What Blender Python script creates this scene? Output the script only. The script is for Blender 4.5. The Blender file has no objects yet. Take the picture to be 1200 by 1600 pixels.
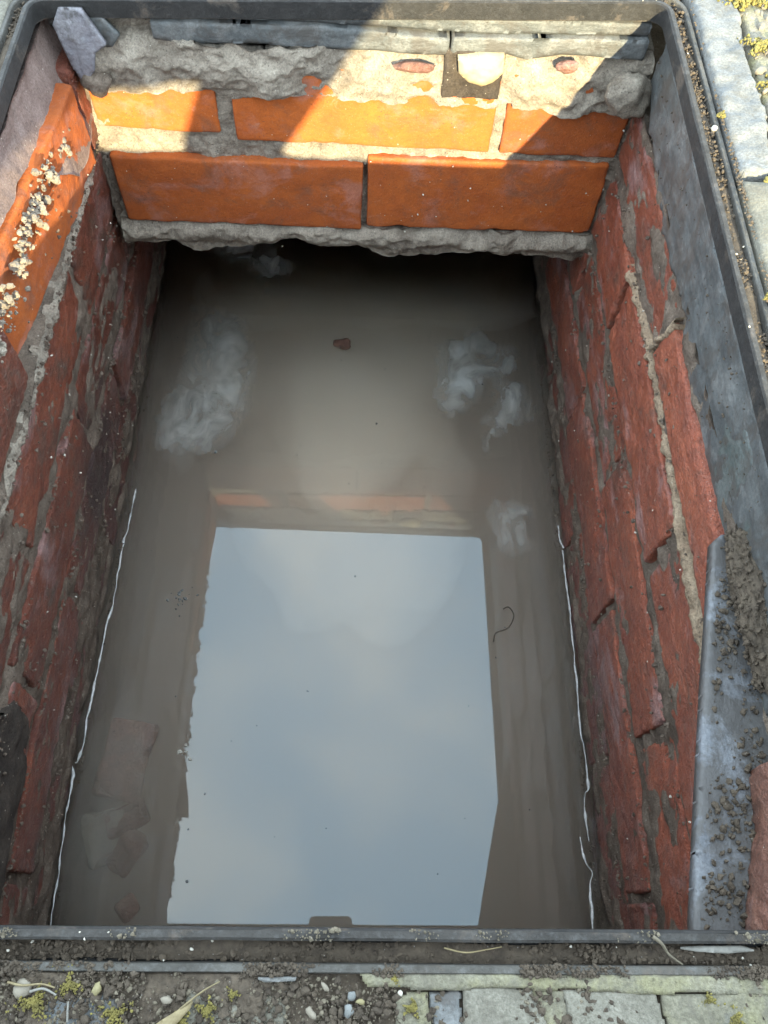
import bpy, math, random
import numpy as np
from mathutils import Vector, Matrix, Euler
random.seed(7)
rng = np.random.default_rng(11)
S = bpy.context.scene
COL = S.collection
R = math.radians

# ------------------------------------------------------------------ camera
FPX = 1231.4
cd = bpy.data.cameras.new('camera')
cam = bpy.data.objects.new('camera', cd)
COL.objects.link(cam)
cam.matrix_world = Matrix(((0.9992, -0.0241, -0.0327, 0.0154767),
                           (0.0063, 0.8862, -0.4632, 0.0016276),
                           (0.0402, 0.4626, 0.8857, 0.3347448), (0, 0, 0, 1)))
cd.sensor_fit = 'VERTICAL'
cd.sensor_height = 24.0
cd.lens = FPX / 1600 * 24.0
cd.clip_start = 0.004
cd.clip_end = 500
S.camera = cam
S.render.resolution_x, S.render.resolution_y = 768, 1024

# ------------------------------------------------------------------ light
SUN_DIR = Vector((-0.190, 1.0, -0.270)).normalized()       # the way the light travels
EL = math.asin(-SUN_DIR.z)
AZ = math.atan2(-SUN_DIR.x, -SUN_DIR.y)
W = bpy.data.worlds.new('World')
S.world = W
W.use_nodes = True
nt = W.node_tree
nt.nodes.clear()
N = nt.nodes.new
L = nt.links.new
out = N('ShaderNodeOutputWorld'); bg = N('ShaderNodeBackground')
sky = N('ShaderNodeTexSky'); sky.sky_type = 'NISHITA'; sky.sun_disc = False
sky.sun_elevation = EL; sky.sun_rotation = AZ
sky.air_density = 1.0; sky.dust_density = 1.5; sky.ozone_density = 1.0
tc = N('ShaderNodeTexCoord'); sep = N('ShaderNodeSeparateXYZ'); L(tc.outputs['Generated'], sep.inputs[0])
mz = N('ShaderNodeMath'); mz.operation = 'MAXIMUM'; L(sep.outputs['Z'], mz.inputs[0]); mz.inputs[1].default_value = 0.08
dx = N('ShaderNodeMath'); dx.operation = 'DIVIDE'; L(sep.outputs['X'], dx.inputs[0]); L(mz.outputs[0], dx.inputs[1])
dy = N('ShaderNodeMath'); dy.operation = 'DIVIDE'; L(sep.outputs['Y'], dy.inputs[0]); L(mz.outputs[0], dy.inputs[1])
cmb = N('ShaderNodeCombineXYZ'); L(dx.outputs[0], cmb.inputs[0]); L(dy.outputs[0], cmb.inputs[1])
cn = N('ShaderNodeTexNoise'); L(cmb.outputs[0], cn.inputs['Vector'])
cn.inputs['Scale'].default_value = 4.2; cn.inputs['Distortion'].default_value = 0.4; cn.inputs['Detail'].default_value = 5; cn.inputs['Roughness'].default_value = 0.45
cr = N('ShaderNodeMapRange'); L(cn.outputs[0], cr.inputs['Value'])
cr.inputs['From Min'].default_value = 0.38; cr.inputs['From Max'].default_value = 0.78
cr.inputs['To Min'].default_value = 0.28; cr.inputs['To Max'].default_value = 1.0
tint = N('ShaderNodeValToRGB'); L(cn.outputs[0], tint.inputs[0])
te = tint.color_ramp.elements
te[0].position = 0.42; te[0].color = (0.50, 0.695, 0.86, 1)
te[1].position = 0.64; te[1].color = (0.86, 0.92, 0.95, 1)
CLOUD = 10.4
cm = N('ShaderNodeVectorMath'); cm.operation = 'SCALE'; L(tint.outputs[0], cm.inputs[0]); cm.inputs['Scale'].default_value = CLOUD
mixw = N('ShaderNodeMixRGB'); mixw.inputs['Fac'].default_value = 0.92; L(sky.outputs[0], mixw.inputs[1]); L(cm.outputs[0], mixw.inputs[2])
L(mixw.outputs[0], bg.inputs['Color']); bg.inputs['Strength'].default_value = 0.15
L(bg.outputs[0], out.inputs['Surface'])

sl = bpy.data.lights.new('sun', 'SUN'); sl.energy = 5.0; sl.angle = R(0.5); sl.color = (1.0, 0.88, 0.55)
so = bpy.data.objects.new('sun', sl); COL.objects.link(so)
so.rotation_euler = SUN_DIR.to_track_quat('-Z', 'Y').to_euler()
so.location = (0.5, -4, 1.5)

S.view_settings.view_transform = 'Standard'
S.view_settings.look = 'None'
S.view_settings.gamma = 1
S.view_settings.exposure = 1.95
S.view_settings.use_curve_mapping = False
S.render.engine = 'CYCLES'
S.cycles.max_bounces = 16
S.cycles.diffuse_bounces = 5
S.cycles.volume_bounces = 14
S.cycles.transparent_max_bounces = 12
S.cycles.caustics_reflective = False
S.cycles.caustics_refractive = False
S.cycles.use_denoising = True
S.cycles.sample_clamp_indirect = 6

# ------------------------------------------------------------------ noise
def _h(i, j, k, s):
    n = (i.astype(np.int64) * 374761393 + j.astype(np.int64) * 668265263 + k.astype(np.int64) * 2147483647 + s * 974634541) & 0xffffffff
    n = ((n ^ (n >> 13)) * 1274126177) & 0xffffffff
    n = ((n ^ (n >> 16)) * 2246822519) & 0xffffffff
    return ((n ^ (n >> 15)) & 0xffffff) / float(0xffffff)

def vnoise(p, s=0):
    f = np.floor(p); t = p - f; t = t * t * (3 - 2 * t)
    i, j, k = f[..., 0], f[..., 1], f[..., 2]
    r = 0
    for a in (0, 1):
        for b in (0, 1):
            for c in (0, 1):
                w = (t[..., 0] if a else 1 - t[..., 0]) * (t[..., 1] if b else 1 - t[..., 1]) * (t[..., 2] if c else 1 - t[..., 2])
                r = r + w * _h(i + a, j + b, k + c, s)
    return r * 2 - 1

def fbm(p, scale, octaves=4, s=0, gain=0.5):
    p = np.asarray(p, float) * scale
    r = 0; a = 1.0
    for o in range(octaves):
        r = r + a * vnoise(p + 17.3 * o, s + o); p = p * 2.03; a *= gain
    return r

# ------------------------------------------------------------------ materials
class NM:
    """a small node builder"""
    def __init__(s, name):
        s.m = bpy.data.materials.new(name); s.m.use_nodes = True
        s.t = s.m.node_tree; s.t.nodes.clear()
        s.o = s.n('ShaderNodeOutputMaterial')
        s.geo = s.n('ShaderNodeNewGeometry'); s.oi = s.n('ShaderNodeObjectInfo')
        tcd = s.n('ShaderNodeTexCoord')
        sc = s.n('ShaderNodeVectorMath'); sc.operation = 'SCALE'
        rv = s.n('ShaderNodeCombineXYZ')
        for k in range(3): s.l(s.oi.outputs['Random'], rv.inputs[k])
        s.l(rv.outputs[0], sc.inputs[0]); sc.inputs['Scale'].default_value = 7.0
        ad = s.n('ShaderNodeVectorMath'); s.l(tcd.outputs['Object'], ad.inputs[0]); s.l(sc.outputs[0], ad.inputs[1])
        s.pos = ad.outputs[0]
    def n(s, k): return s.t.nodes.new(k)
    def l(s, a, b): s.t.links.new(a, b)
    def map(s, sc=(1, 1, 1), rot=(0, 0, 0)):
        m = s.n('ShaderNodeMapping'); s.l(s.pos, m.inputs[0]); m.inputs['Scale'].default_value = sc; m.inputs['Rotation'].default_value = rot
        return m.outputs[0]
    def noise(s, scale, detail=4, rough=0.55, dist=0, vec=None):
        k = s.n('ShaderNodeTexNoise'); s.l(vec or s.pos, k.inputs['Vector'])
        k.inputs['Scale'].default_value = scale; k.inputs['Detail'].default_value = detail
        k.inputs['Roughness'].default_value = rough; k.inputs['Distortion'].default_value = dist
        return k.outputs[0]
    def voro(s, scale, vec=None, feat='F1'):
        k = s.n('ShaderNodeTexVoronoi'); k.feature = feat; s.l(vec or s.pos, k.inputs['Vector']); k.inputs['Scale'].default_value = scale
        return k
    def rng(s, v, a, b, c=0.0, d=1.0):
        k = s.n('ShaderNodeMapRange'); s.l(v, k.inputs['Value'])
        for nme, x in zip(('From Min', 'From Max', 'To Min', 'To Max'), (a, b, c, d)): k.inputs[nme].default_value = x
        return k.outputs[0]
    def ramp(s, v, stops):
        k = s.n('ShaderNodeValToRGB'); s.l(v, k.inputs[0]); e = k.color_ramp.elements
        while len(e) < len(stops): e.new(0.5)
        for q, (p, c) in zip(e, stops): q.position = p; q.color = (*c, 1)
        return k.outputs[0]
    def mix(s, f, a, b, mode='MIX'):
        k = s.n('ShaderNodeMixRGB'); k.blend_type = mode
        for v, q in ((f, 0), (a, 1), (b, 2)):
            if isinstance(v, (int, float)): k.inputs[q].default_value = v
            elif isinstance(v, tuple): k.inputs[q].default_value = (*v, 1)
            else: s.l(v, k.inputs[q])
        return k.outputs[0]
    def math(s, op, a, b=None):
        k = s.n('ShaderNodeMath'); k.operation = op
        for v, q in ((a, 0), (b, 1)):
            if v is None: continue
            if isinstance(v, (int, float)): k.inputs[q].default_value = v
            else: s.l(v, k.inputs[q])
        return k.outputs[0]
    def bump(s, h, strength=0.5, dist=0.001, nrm=None):
        k = s.n('ShaderNodeBump'); s.l(h, k.inputs['Height']); k.inputs['Strength'].default_value = strength; k.inputs['Distance'].default_value = dist
        if nrm is not None: s.l(nrm, k.inputs['Normal'])
        return k.outputs[0]
    def done(s, col, rough=0.8, nrm=None, metal=0.0, spec=0.5):
        b = s.n('ShaderNodeBsdfPrincipled')
        for v, q in ((col, 'Base Color'), (rough, 'Roughness'), (metal, 'Metallic')):
            if isinstance(v, tuple): b.inputs[q].default_value = (*v, 1)
            elif isinstance(v, (int, float)): b.inputs[q].default_value = v
            else: s.l(v, b.inputs[q])
        b.inputs['Specular IOR Level'].default_value = spec
        if nrm is not None: s.l(nrm, b.inputs['Normal'])
        s.l(b.outputs[0], s.o.inputs['Surface'])
        s.b = b
        return s.m

def mat_brick(name, c1, c2, c3, film, grime, tide=False, smooth=False, stretch=(1, 1, 1), blot=False):
    k = NM(name)
    v = k.map(stretch)
    base = k.ramp(k.noise(28, 5, 0.6, 0.4, v), [(0.25, c1), (0.5, c2), (0.78, c3)])
    pv = k.math('MULTIPLY_ADD', k.oi.outputs['Random'], 0.5); k.t.nodes[-1].inputs[2].default_value = 0.75
    base = k.mix(1.0, base, k.mix(k.oi.outputs['Random'], (0.72, 0.68, 0.68), (1.12, 1.08, 1.05)), 'MULTIPLY')
    f1 = k.rng(k.noise(14 if not smooth else 26, 7, 0.66, 0.35, k.map((1.0 * stretch[0], 1.0 * stretch[1], 1.3))), 0.54, 0.66, 0, film)
    base = k.mix(f1, base, (0.37, 0.27, 0.275))
    f2 = k.rng(k.noise(33, 7, 0.7, 0.6, v), 0.52, 0.68, 0, grime)
    base = k.mix(f2, base, (0.085, 0.06, 0.045))
    f4 = k.rng(k.noise(60, 8, 0.75, 0.4), 0.60, 0.70, 0, grime * 0.7)
    base = k.mix(f4, base, (0.33, 0.25, 0.21))
    f6 = k.math('MULTIPLY', k.rng(k.noise(130, 8, 0.8, 0.4), 0.32, 0.62, 0.0, 1.1), k.rng(k.noise(900, 4, 0.7), 0.3, 0.6, 0.35, 1.1))
    if not smooth: base = k.mix(1.0, base, k.mix(f6, (0.52, 0.50, 0.50), (1.12, 1.08, 1.02)), 'MULTIPLY')
    else: base = k.mix(1.0, base, k.mix(f6, (0.78, 0.78, 0.78), (1.06, 1.06, 1.06)), 'MULTIPLY')
    if tide:
        sp = k.n('ShaderNodeSeparateXYZ'); k.l(k.geo.outputs['Position'], sp.inputs[0])
        zz = k.math('ADD', sp.outputs['Z'], k.rng(k.noise(16, 5, 0.6), 0, 1, -0.14, 0.14))
        ft = k.rng(zz, -0.45, -0.27, 0.8, 0.0)
        base = k.mix(ft, base, (0.075, 0.032, 0.028))
    if blot:                                                # one black slimy stain on the left wall
        sb_ = k.n('ShaderNodeVectorMath'); sb_.operation = 'DISTANCE'; k.l(k.geo.outputs['Position'], sb_.inputs[0]); sb_.inputs[1].default_value = (-0.225, 0.385, -0.315)
        fb = k.rng(k.math('ADD', sb_.outputs['Value'], k.rng(k.noise(22, 6, 0.65), 0, 1, -0.07, 0.07)), 0.035, 0.105, 0.85, 0.0)
        base = k.mix(fb, base, (0.030, 0.018, 0.017))
    dk = k.voro(330); f3 = k.rng(dk.outputs['Distance'], 0.10, 0.17, 1, 0)
    f3 = k.math('MULTIPLY', f3, k.rng(k.noise(45, 3), 0.5, 0.62, 0, 1))
    base = k.mix(f3, base, (0.05, 0.03, 0.025))
    wt = k.voro(140); f5 = k.rng(wt.outputs['Distance'], 0.05, 0.085, 1, 0)
    f5 = k.math('MULTIPLY', f5, k.rng(k.noise(35, 2), 0.55, 0.62, 0, 0.9))
    base = k.mix(f5, base, (0.55, 0.48, 0.40))
    sp1 = k.rng(k.noise(1500, 2, 0.6), 0.60, 0.68, 0, 0.55 if not smooth else 0.25); base = k.mix(sp1, base, (0.045, 0.03, 0.025))
    sp2 = k.rng(k.noise(1100, 2, 0.6, 0, k.map((1, 1, 1.01), (0.3, 0.2, 0.1))), 0.63, 0.70, 0, 0.5 if not smooth else 0.2); base = k.mix(sp2, base, (0.46, 0.33, 0.27))
    h = k.math('ADD', k.noise(420, 5, 0.65), k.math('MULTIPLY', k.noise(90, 6, 0.65, 0.3, v), 1.6 if not smooth else 0.6))
    n = k.bump(h, 0.55 if smooth else 1.0, 0.0016 if smooth else 0.0022)
    rg = k.rng(k.noise(30, 4), 0.3, 0.7, 0.75 if smooth else 0.30, 0.95 if smooth else 0.66)
    return k.done(base, rg, n)

M = {}
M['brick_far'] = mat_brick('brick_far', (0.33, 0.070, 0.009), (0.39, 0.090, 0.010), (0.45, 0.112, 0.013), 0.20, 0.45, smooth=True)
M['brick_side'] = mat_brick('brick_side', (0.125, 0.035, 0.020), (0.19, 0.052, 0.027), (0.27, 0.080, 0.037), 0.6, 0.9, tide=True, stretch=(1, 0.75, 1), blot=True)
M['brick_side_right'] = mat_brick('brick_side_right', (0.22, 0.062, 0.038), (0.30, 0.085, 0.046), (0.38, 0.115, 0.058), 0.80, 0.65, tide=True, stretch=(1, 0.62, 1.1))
M['brick_rubble'] = mat_brick('brick_rubble', (0.19, 0.085, 0.06), (0.26, 0.125, 0.09), (0.34, 0.2, 0.15), 0.6, 0.5)

def mat_mortar(name, a, b, c, dark=0.5, bump=1.0):
    k = NM(name)
    base = k.ramp(k.noise(45, 6, 0.65, 0.5), [(0.28, a), (0.5, b), (0.74, c)])
    f = k.rng(k.noise(26, 5, 0.65, 0.3), 0.52, 0.7, 0, dark); base = k.mix(f, base, (0.10, 0.08, 0.062))
    vo = k.voro(420); g = k.rng(vo.outputs['Distance'], 0.12, 0.25, 1, 0)
    g = k.math('MULTIPLY', g, k.rng(k.noise(120, 2), 0.5, 0.6, 0, 0.75)); base = k.mix(g, base, (0.055, 0.045, 0.04))
    v2 = k.voro(260); g2 = k.rng(v2.outputs['Distance'], 0.1, 0.16, 1, 0)
    g2 = k.math('MULTIPLY', g2, k.rng(k.noise(80, 2), 0.52, 0.6, 0, 0.8)); base = k.mix(g2, base, (0.55, 0.50, 0.42))
    base = k.mix(1.0, base, k.mix(k.rng(k.noise(600, 5, 0.8), 0.3, 0.62, 0, 1), (0.5, 0.48, 0.46), (1.15, 1.13, 1.1)), 'MULTIPLY')
    h = k.math('ADD', k.noise(300, 6, 0.7), k.math('MULTIPLY', k.noise(1200, 3, 0.6), 0.5))
    return k.done(base, 0.93, k.bump(h, bump, 0.0018), spec=0.25)
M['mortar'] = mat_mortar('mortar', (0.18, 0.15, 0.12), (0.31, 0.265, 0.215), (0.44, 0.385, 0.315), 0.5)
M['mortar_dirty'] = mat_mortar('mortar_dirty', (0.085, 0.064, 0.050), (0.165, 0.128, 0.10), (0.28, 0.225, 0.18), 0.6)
M['mortar_buff'] = mat_mortar('mortar_buff', (0.22, 0.155, 0.105), (0.35, 0.26, 0.18), (0.46, 0.365, 0.26), 0.6)
M['render_pink'] = mat_mortar('render_pink', (0.15, 0.105, 0.09), (0.21, 0.15, 0.132), (0.27, 0.205, 0.185), 0.35, 0.6)
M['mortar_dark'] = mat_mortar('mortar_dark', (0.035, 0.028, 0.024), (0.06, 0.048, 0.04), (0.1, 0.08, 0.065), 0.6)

def mat_slate(name, a, b, c, film=0.3, mud=0.52):
    k = NM(name)
    v = k.map((1, 0.5, 3))
    base = k.ramp(k.noise(22, 6, 0.6, 0.8, v), [(0.28, a), (0.5, b), (0.75, c)])
    f = k.rng(k.noise(40, 6, 0.7, 0.4), 0.5, 0.7, 0, film); base = k.mix(f, base, (0.27, 0.26, 0.245))
    f2 = k.rng(k.noise(70, 6, 0.7), 0.6, 0.68, 0, 0.8); base = k.mix(f2, base, (0.05, 0.045, 0.04))
    base = k.mix(1.0, base, k.mix(k.rng(k.noise(500, 6, 0.8), 0.3, 0.62, 0, 1), (0.55, 0.54, 0.53), (1.15, 1.15, 1.15)), 'MULTIPLY')
    f3 = k.rng(k.noise(30, 7, 0.75, 0.5), mud, mud + 0.10, 0, 0.8); base = k.mix(f3, base, (0.06, 0.052, 0.045))
    h = k.math('ADD', k.noise(120, 7, 0.65, 0.6, k.map((1, 0.25, 3))), k.math('MULTIPLY', k.noise(700, 3), 0.35))
    return k.done(base, k.rng(k.noise(50, 3), 0.3, 0.7, 0.42, 0.7), k.bump(h, 0.6, 0.0012))
M['slate'] = mat_slate('slate', (0.050, 0.053, 0.054), (0.080, 0.084, 0.083), (0.12, 0.122, 0.118), 0.45, 0.48)
M['slate_green'] = mat_slate('slate_green', (0.050, 0.062, 0.058), (0.075, 0.090, 0.085), (0.11, 0.122, 0.118), 0.35, 0.47)
M['slate_blue'] = mat_slate('slate_blue', (0.088, 0.092, 0.104), (0.135, 0.140, 0.152), (0.195, 0.2, 0.208), 0.25, 0.40)
M['slate_lilac'] = mat_slate('slate_lilac', (0.12, 0.115, 0.13), (0.18, 0.17, 0.185), (0.24, 0.23, 0.24), 0.15)

def mat_steel(name, a, b, worn):
    k = NM(name)
    base = k.ramp(k.noise(60, 6, 0.6), [(0.3, a), (0.7, b)])
    f = k.rng(k.noise(35, 6, 0.7, 0.4), 0.56, 0.66, 0, 0.6); base = k.mix(f, base, (0.11, 0.085, 0.065))
    w = k.rng(k.noise(300, 4, 0.7), 0.5, 0.7, 0, worn); base = k.mix(w, base, (0.42, 0.42, 0.42))
    return k.done(base, k.rng(k.noise(80, 4), 0.3, 0.7, 0.6, 0.85), k.bump(k.noise(500, 5, 0.7), 0.8, 0.0010), metal=0.0, spec=0.3)
M['steel'] = mat_steel('steel', (0.014, 0.013, 0.012), (0.030, 0.027, 0.025), 0.03)
M['steel_rim'] = mat_steel('steel_rim', (0.024, 0.021, 0.018), (0.050, 0.045, 0.040), 0.08)
M['steel_flange'] = mat_steel('steel_flange', (0.045, 0.041, 0.035), (0.095, 0.088, 0.076), 0.10)

def mat_soil(name, a, b, spark=0.6):
    k = NM(name)
    base = k.ramp(k.noise(160, 6, 0.7), [(0.3, a), (0.72, b)])
    base = k.mix(1.0, base, k.mix(k.oi.outputs['Random'], (0.85, 0.85, 0.85), (1.1, 1.1, 1.1)), 'MULTIPLY')
    vo = k.voro(500); g = k.rng(vo.outputs['Distance'], 0.08, 0.12, 1, 0)
    g = k.math('MULTIPLY', g, k.rng(k.noise(200, 2), 0.52, 0.6, 0, spark)); base = k.mix(g, base, (0.55, 0.53, 0.5))
    h = k.noise(900, 5, 0.7)
    return k.done(base, 0.85, k.bump(h, 0.8, 0.001), spec=0.3)
M['soil'] = mat_soil('soil', (0.044, 0.033, 0.024), (0.125, 0.096, 0.068), 0.35)
M['soil_grey'] = mat_soil('soil_grey', (0.10, 0.083, 0.058), (0.20, 0.168, 0.12))

def mat_concrete(name, a, b, c, moss=0.0):
    k = NM(name)
    base = k.ramp(k.noise(35, 7, 0.65, 0.5), [(0.28, a), (0.5, b), (0.74, c)])
    f = k.rng(k.noise(90, 6, 0.7, 0.4), 0.58, 0.68, 0, 0.6); base = k.mix(f, base, (0.12, 0.115, 0.10))
    if moss:
        f = k.rng(k.noise(40, 5, 0.65), 0.48, 0.62, 0, moss); base = k.mix(f, base, (0.27, 0.25, 0.10))
    base = k.mix(1.0, base, k.mix(k.rng(k.noise(700, 6, 0.8), 0.3, 0.62, 0, 1), (0.5, 0.49, 0.46), (1.15, 1.15, 1.15)), 'MULTIPLY')
    f3 = k.rng(k.noise(70, 7, 0.75, 0.5), 0.50, 0.62, 0, 0.6); base = k.mix(f3, base, (0.10, 0.088, 0.068))
    h = k.math('ADD', k.noise(150, 6, 0.7), k.math('MULTIPLY', k.noise(900, 3), 0.4))
    return k.done(base, 0.85, k.bump(h, 0.8, 0.0015), spec=0.3)
M['concrete_pale'] = mat_concrete('concrete_pale', (0.12, 0.118, 0.112), (0.175, 0.172, 0.164), (0.25, 0.245, 0.235))
M['concrete_grey'] = mat_concrete('concrete_grey', (0.125, 0.114, 0.088), (0.17, 0.156, 0.124), (0.225, 0.207, 0.168))
M['concrete_green'] = mat_concrete('concrete_green', (0.12, 0.108, 0.076), (0.17, 0.155, 0.112), (0.235, 0.215, 0.16), 0.3)
M['concrete_tan'] = mat_concrete('concrete_tan', (0.15, 0.13, 0.10), (0.22, 0.195, 0.15), (0.3, 0.27, 0.21), 0.5)
M['paving'] = mat_concrete('paving', (0.085, 0.083, 0.075), (0.12, 0.117, 0.105), (0.165, 0.16, 0.145), 0.3)

def mat_plain(name, a, b, scale=120, rough=0.8, bump=0.4, dist=0.0006):
    k = NM(name)
    base = k.ramp(k.noise(scale, 5, 0.6), [(0.3, a), (0.7, b)])
    base = k.mix(1.0, base, k.mix(k.oi.outputs['Random'], (0.8, 0.8, 0.8), (1.15, 1.15, 1.15)), 'MULTIPLY')
    return k.done(base, rough, k.bump(k.noise(scale * 5, 4), bump, dist))
M['moss'] = mat_plain('moss', (0.085, 0.07, 0.018), (0.20, 0.165, 0.04), 300, 0.9)
M['pebble_pale'] = mat_plain('pebble_pale', (0.16, 0.135, 0.10), (0.25, 0.215, 0.165), 200)
M['pebble_yellow'] = mat_plain('pebble_yellow', (0.20, 0.165, 0.075), (0.28, 0.24, 0.125), 200)
M['pebble_grey'] = mat_plain('pebble_grey', (0.12, 0.122, 0.115), (0.19, 0.192, 0.182), 200)
M['stone_buff'] = mat_plain('stone_buff', (0.34, 0.26, 0.14), (0.48, 0.40, 0.25), 90)
M['straw'] = mat_plain('straw', (0.14, 0.105, 0.05), (0.22, 0.175, 0.09), 300, 0.7)
M['straw_pale'] = mat_plain('straw_pale', (0.15, 0.14, 0.12), (0.24, 0.225, 0.195), 300, 0.7)
M['grit_pale'] = mat_plain('grit_pale', (0.34, 0.31, 0.25), (0.5, 0.46, 0.39), 300, 0.7)
M['sky_glint'] = mat_plain('sky_glint', (0.36, 0.35, 0.335), (0.62, 0.61, 0.59), 400, 0.25, 0.2)  # pale colour stands for sky mirrored in the meniscus
M['sludge'] = mat_plain('sludge', (0.08, 0.065, 0.045), (0.13, 0.11, 0.08), 30, 0.9)
M['jacket'] = mat_plain('jacket', (0.035, 0.04, 0.055), (0.05, 0.055, 0.075), 40, 0.85)
M['trousers'] = mat_plain('trousers', (0.06, 0.055, 0.05), (0.085, 0.08, 0.07), 60, 0.9)
M['skin'] = mat_plain('skin', (0.48, 0.28, 0.2), (0.55, 0.34, 0.25), 50, 0.55, 0.2)
M['boot'] = mat_plain('boot', (0.04, 0.03, 0.022), (0.06, 0.045, 0.035), 60, 0.6)
M['hair'] = mat_plain('hair', (0.03, 0.02, 0.014), (0.05, 0.035, 0.022), 200, 0.6)
M['phone_shell'] = mat_plain('phone_shell', (0.10, 0.075, 0.06), (0.12, 0.09, 0.07), 20, 0.35, 0.0)
M['glass_black'] = mat_plain('glass_black', (0.008, 0.008, 0.009), (0.01, 0.01, 0.012), 20, 0.08, 0.0)

def mat_tissue():
    k = NM('tissue')
    d = k.n('ShaderNodeBsdfDiffuse'); tr = k.n('ShaderNodeBsdfTransparent'); tl = k.n('ShaderNodeBsdfTranslucent')
    c = k.ramp(k.noise(30, 4), [(0.3, (0.55, 0.54, 0.5)), (0.7, (0.8, 0.79, 0.75))])
    k.l(c, d.inputs[0]); k.l(c, tl.inputs[0])
    m1 = k.n('ShaderNodeMixShader'); m1.inputs[0].default_value = 0.35; k.l(d.outputs[0], m1.inputs[1]); k.l(tl.outputs[0], m1.inputs[2])
    at = k.n('ShaderNodeAttribute'); at.attribute_name = 'thin'
    f = k.math('MULTIPLY', at.outputs['Fac'], k.rng(k.noise(34, 6, 0.6, 1.2, k.map((1.0, 0.55, 1.0))), 0.34, 0.62, 0.04, 0.95))
    m2 = k.n('ShaderNodeMixShader'); k.l(f, m2.inputs[0]); k.l(tr.outputs[0], m2.inputs[1]); k.l(m1.outputs[0], m2.inputs[2])
    k.l(m2.outputs[0], k.o.inputs['Surface'])
    return k.m
M['tissue'] = mat_tissue()

def mat_water():
    k = NM('murky_water')
    gl = k.n('ShaderNodeBsdfGlossy'); gl.inputs['Roughness'].default_value = 0.0; gl.inputs['Color'].default_value = (0.84, 0.955, 1, 1)
    tr = k.n('ShaderNodeBsdfTransparent')
    fr = k.n('ShaderNodeFresnel'); fr.inputs['IOR'].default_value = 1.60
    mx = k.n('ShaderNodeMixShader'); k.l(fr.outputs[0], mx.inputs[0]); k.l(tr.outputs[0], mx.inputs[1]); k.l(gl.outputs[0], mx.inputs[2])
    k.l(mx.outputs[0], k.o.inputs['Surface'])
    v = k.n('ShaderNodeVolumePrincipled')
    v.inputs['Color'].default_value = (0.70, 0.615, 0.53, 1); v.inputs['Density'].default_value = 12.0
    v.inputs['Anisotropy'].default_value = 0.0
    k.l(v.outputs[0], k.o.inputs['Volume'])
    return k.m
M['water'] = mat_water()
def mat_silt(name, col, dens):
    k = NM(name); v = k.n('ShaderNodeVolumePrincipled')
    v.inputs['Color'].default_value = (*col, 1); v.inputs['Density'].default_value = dens
    k.l(v.outputs[0], k.o.inputs['Volume']); return k.m
M['silt'] = mat_silt('silt', (0.955, 0.91, 0.83), 17.0)
M['silt_lift'] = mat_silt('silt_lift', (0.985, 0.962, 0.915), 75.0)
M['silt_pale'] = mat_silt('silt_pale', (0.98, 0.97, 0.945), 15.0)

# ------------------------------------------------------------------ mesh helpers
def mk(name, verts, faces, mat, parent=None, loc=None, smooth=True, mats=None, midx=None):
    v = np.asarray(verts, float).reshape(-1, 3)
    c = (v.min(0) + v.max(0)) / 2 if loc is None else np.asarray(loc, float)
    me = bpy.data.meshes.new(name)
    me.from_pydata((v - c).tolist(), [], [tuple(int(q) for q in f) for f in faces])
    if smooth: me.polygons.foreach_set('use_smooth', [True] * len(me.polygons))
    for q in (mats or [mat]): me.materials.append(M[q])
    if midx is not None: me.polygons.foreach_set('material_index', midx)
    me.update()
    o = bpy.data.objects.new(name, me); COL.objects.link(o)
    if parent is not None:
        o.parent = parent
        o.location = Vector(c) - (parent.matrix_world.translation if parent.get('_plain') else Vector((0, 0, 0)))
    else:
        o.location = c
    return o

def tag(o, label=None, cat=None, group=None, kind=None):
    if label: o['label'] = label
    if cat: o['category'] = cat
    if group: o['group'] = group
    if kind: o['kind'] = kind
    return o

def empty(name, loc=(0, 0, 0), rot=(0, 0, 0), label=None, cat=None, group=None):
    o = bpy.data.objects.new(name, None); COL.objects.link(o)
    o.location = loc; o.rotation_euler = rot; o.empty_display_size = 0.02
    o['_loc'] = list(loc)
    return tag(o, label, cat, group)

def attach(o, parent):
    """child with its world place kept (parents here are only moved, never turned, before this is called)"""
    o.parent = parent
    o.location = Vector(o.location) - Vector(parent['_loc'])
    return o

def gridfaces(nu, nv, off=0):
    i, j = np.meshgrid(np.arange(nu - 1), np.arange(nv - 1), indexing='ij')
    a = (i * nv + j).ravel() + off
    return np.stack([a, a + nv, a + nv + 1, a + 1], 1)

def boxgrid(us, vs, ws):
    """closed box surface on three lists of coordinates; shared vertices"""
    nu, nv, nw = len(us), len(vs), len(ws)
    idx = {}; V = []; F = []
    def g(i, j, k):
        q = (i, j, k)
        if q not in idx:
            idx[q] = len(V); V.append((us[i], vs[j], ws[k]))
        return idx[q]
    for k, flip in ((0, True), (nw - 1, False)):
        for i in range(nu - 1):
            for j in range(nv - 1):
                f = [g(i, j, k), g(i + 1, j, k), g(i + 1, j + 1, k), g(i, j + 1, k)]; F.append(f[::-1] if flip else f)
    for j, flip in ((0, False), (nv - 1, True)):
        for i in range(nu - 1):
            for k in range(nw - 1):
                f = [g(i, j, k), g(i + 1, j, k), g(i + 1, j, k + 1), g(i, j, k + 1)]; F.append(f[::-1] if flip else f)
    for i, flip in ((0, True), (nu - 1, False)):
        for j in range(nv - 1):
            for k in range(nw - 1):
                f = [g(i, j, k), g(i, j + 1, k), g(i, j + 1, k + 1), g(i, j, k + 1)]; F.append(f[::-1] if flip else f)
    return np.array(V, float), F

def lin(a, b, step, lo=1):
    return list(np.linspace(a, b, max(lo, int(round(abs(b - a) / step))) + 1))

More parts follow.
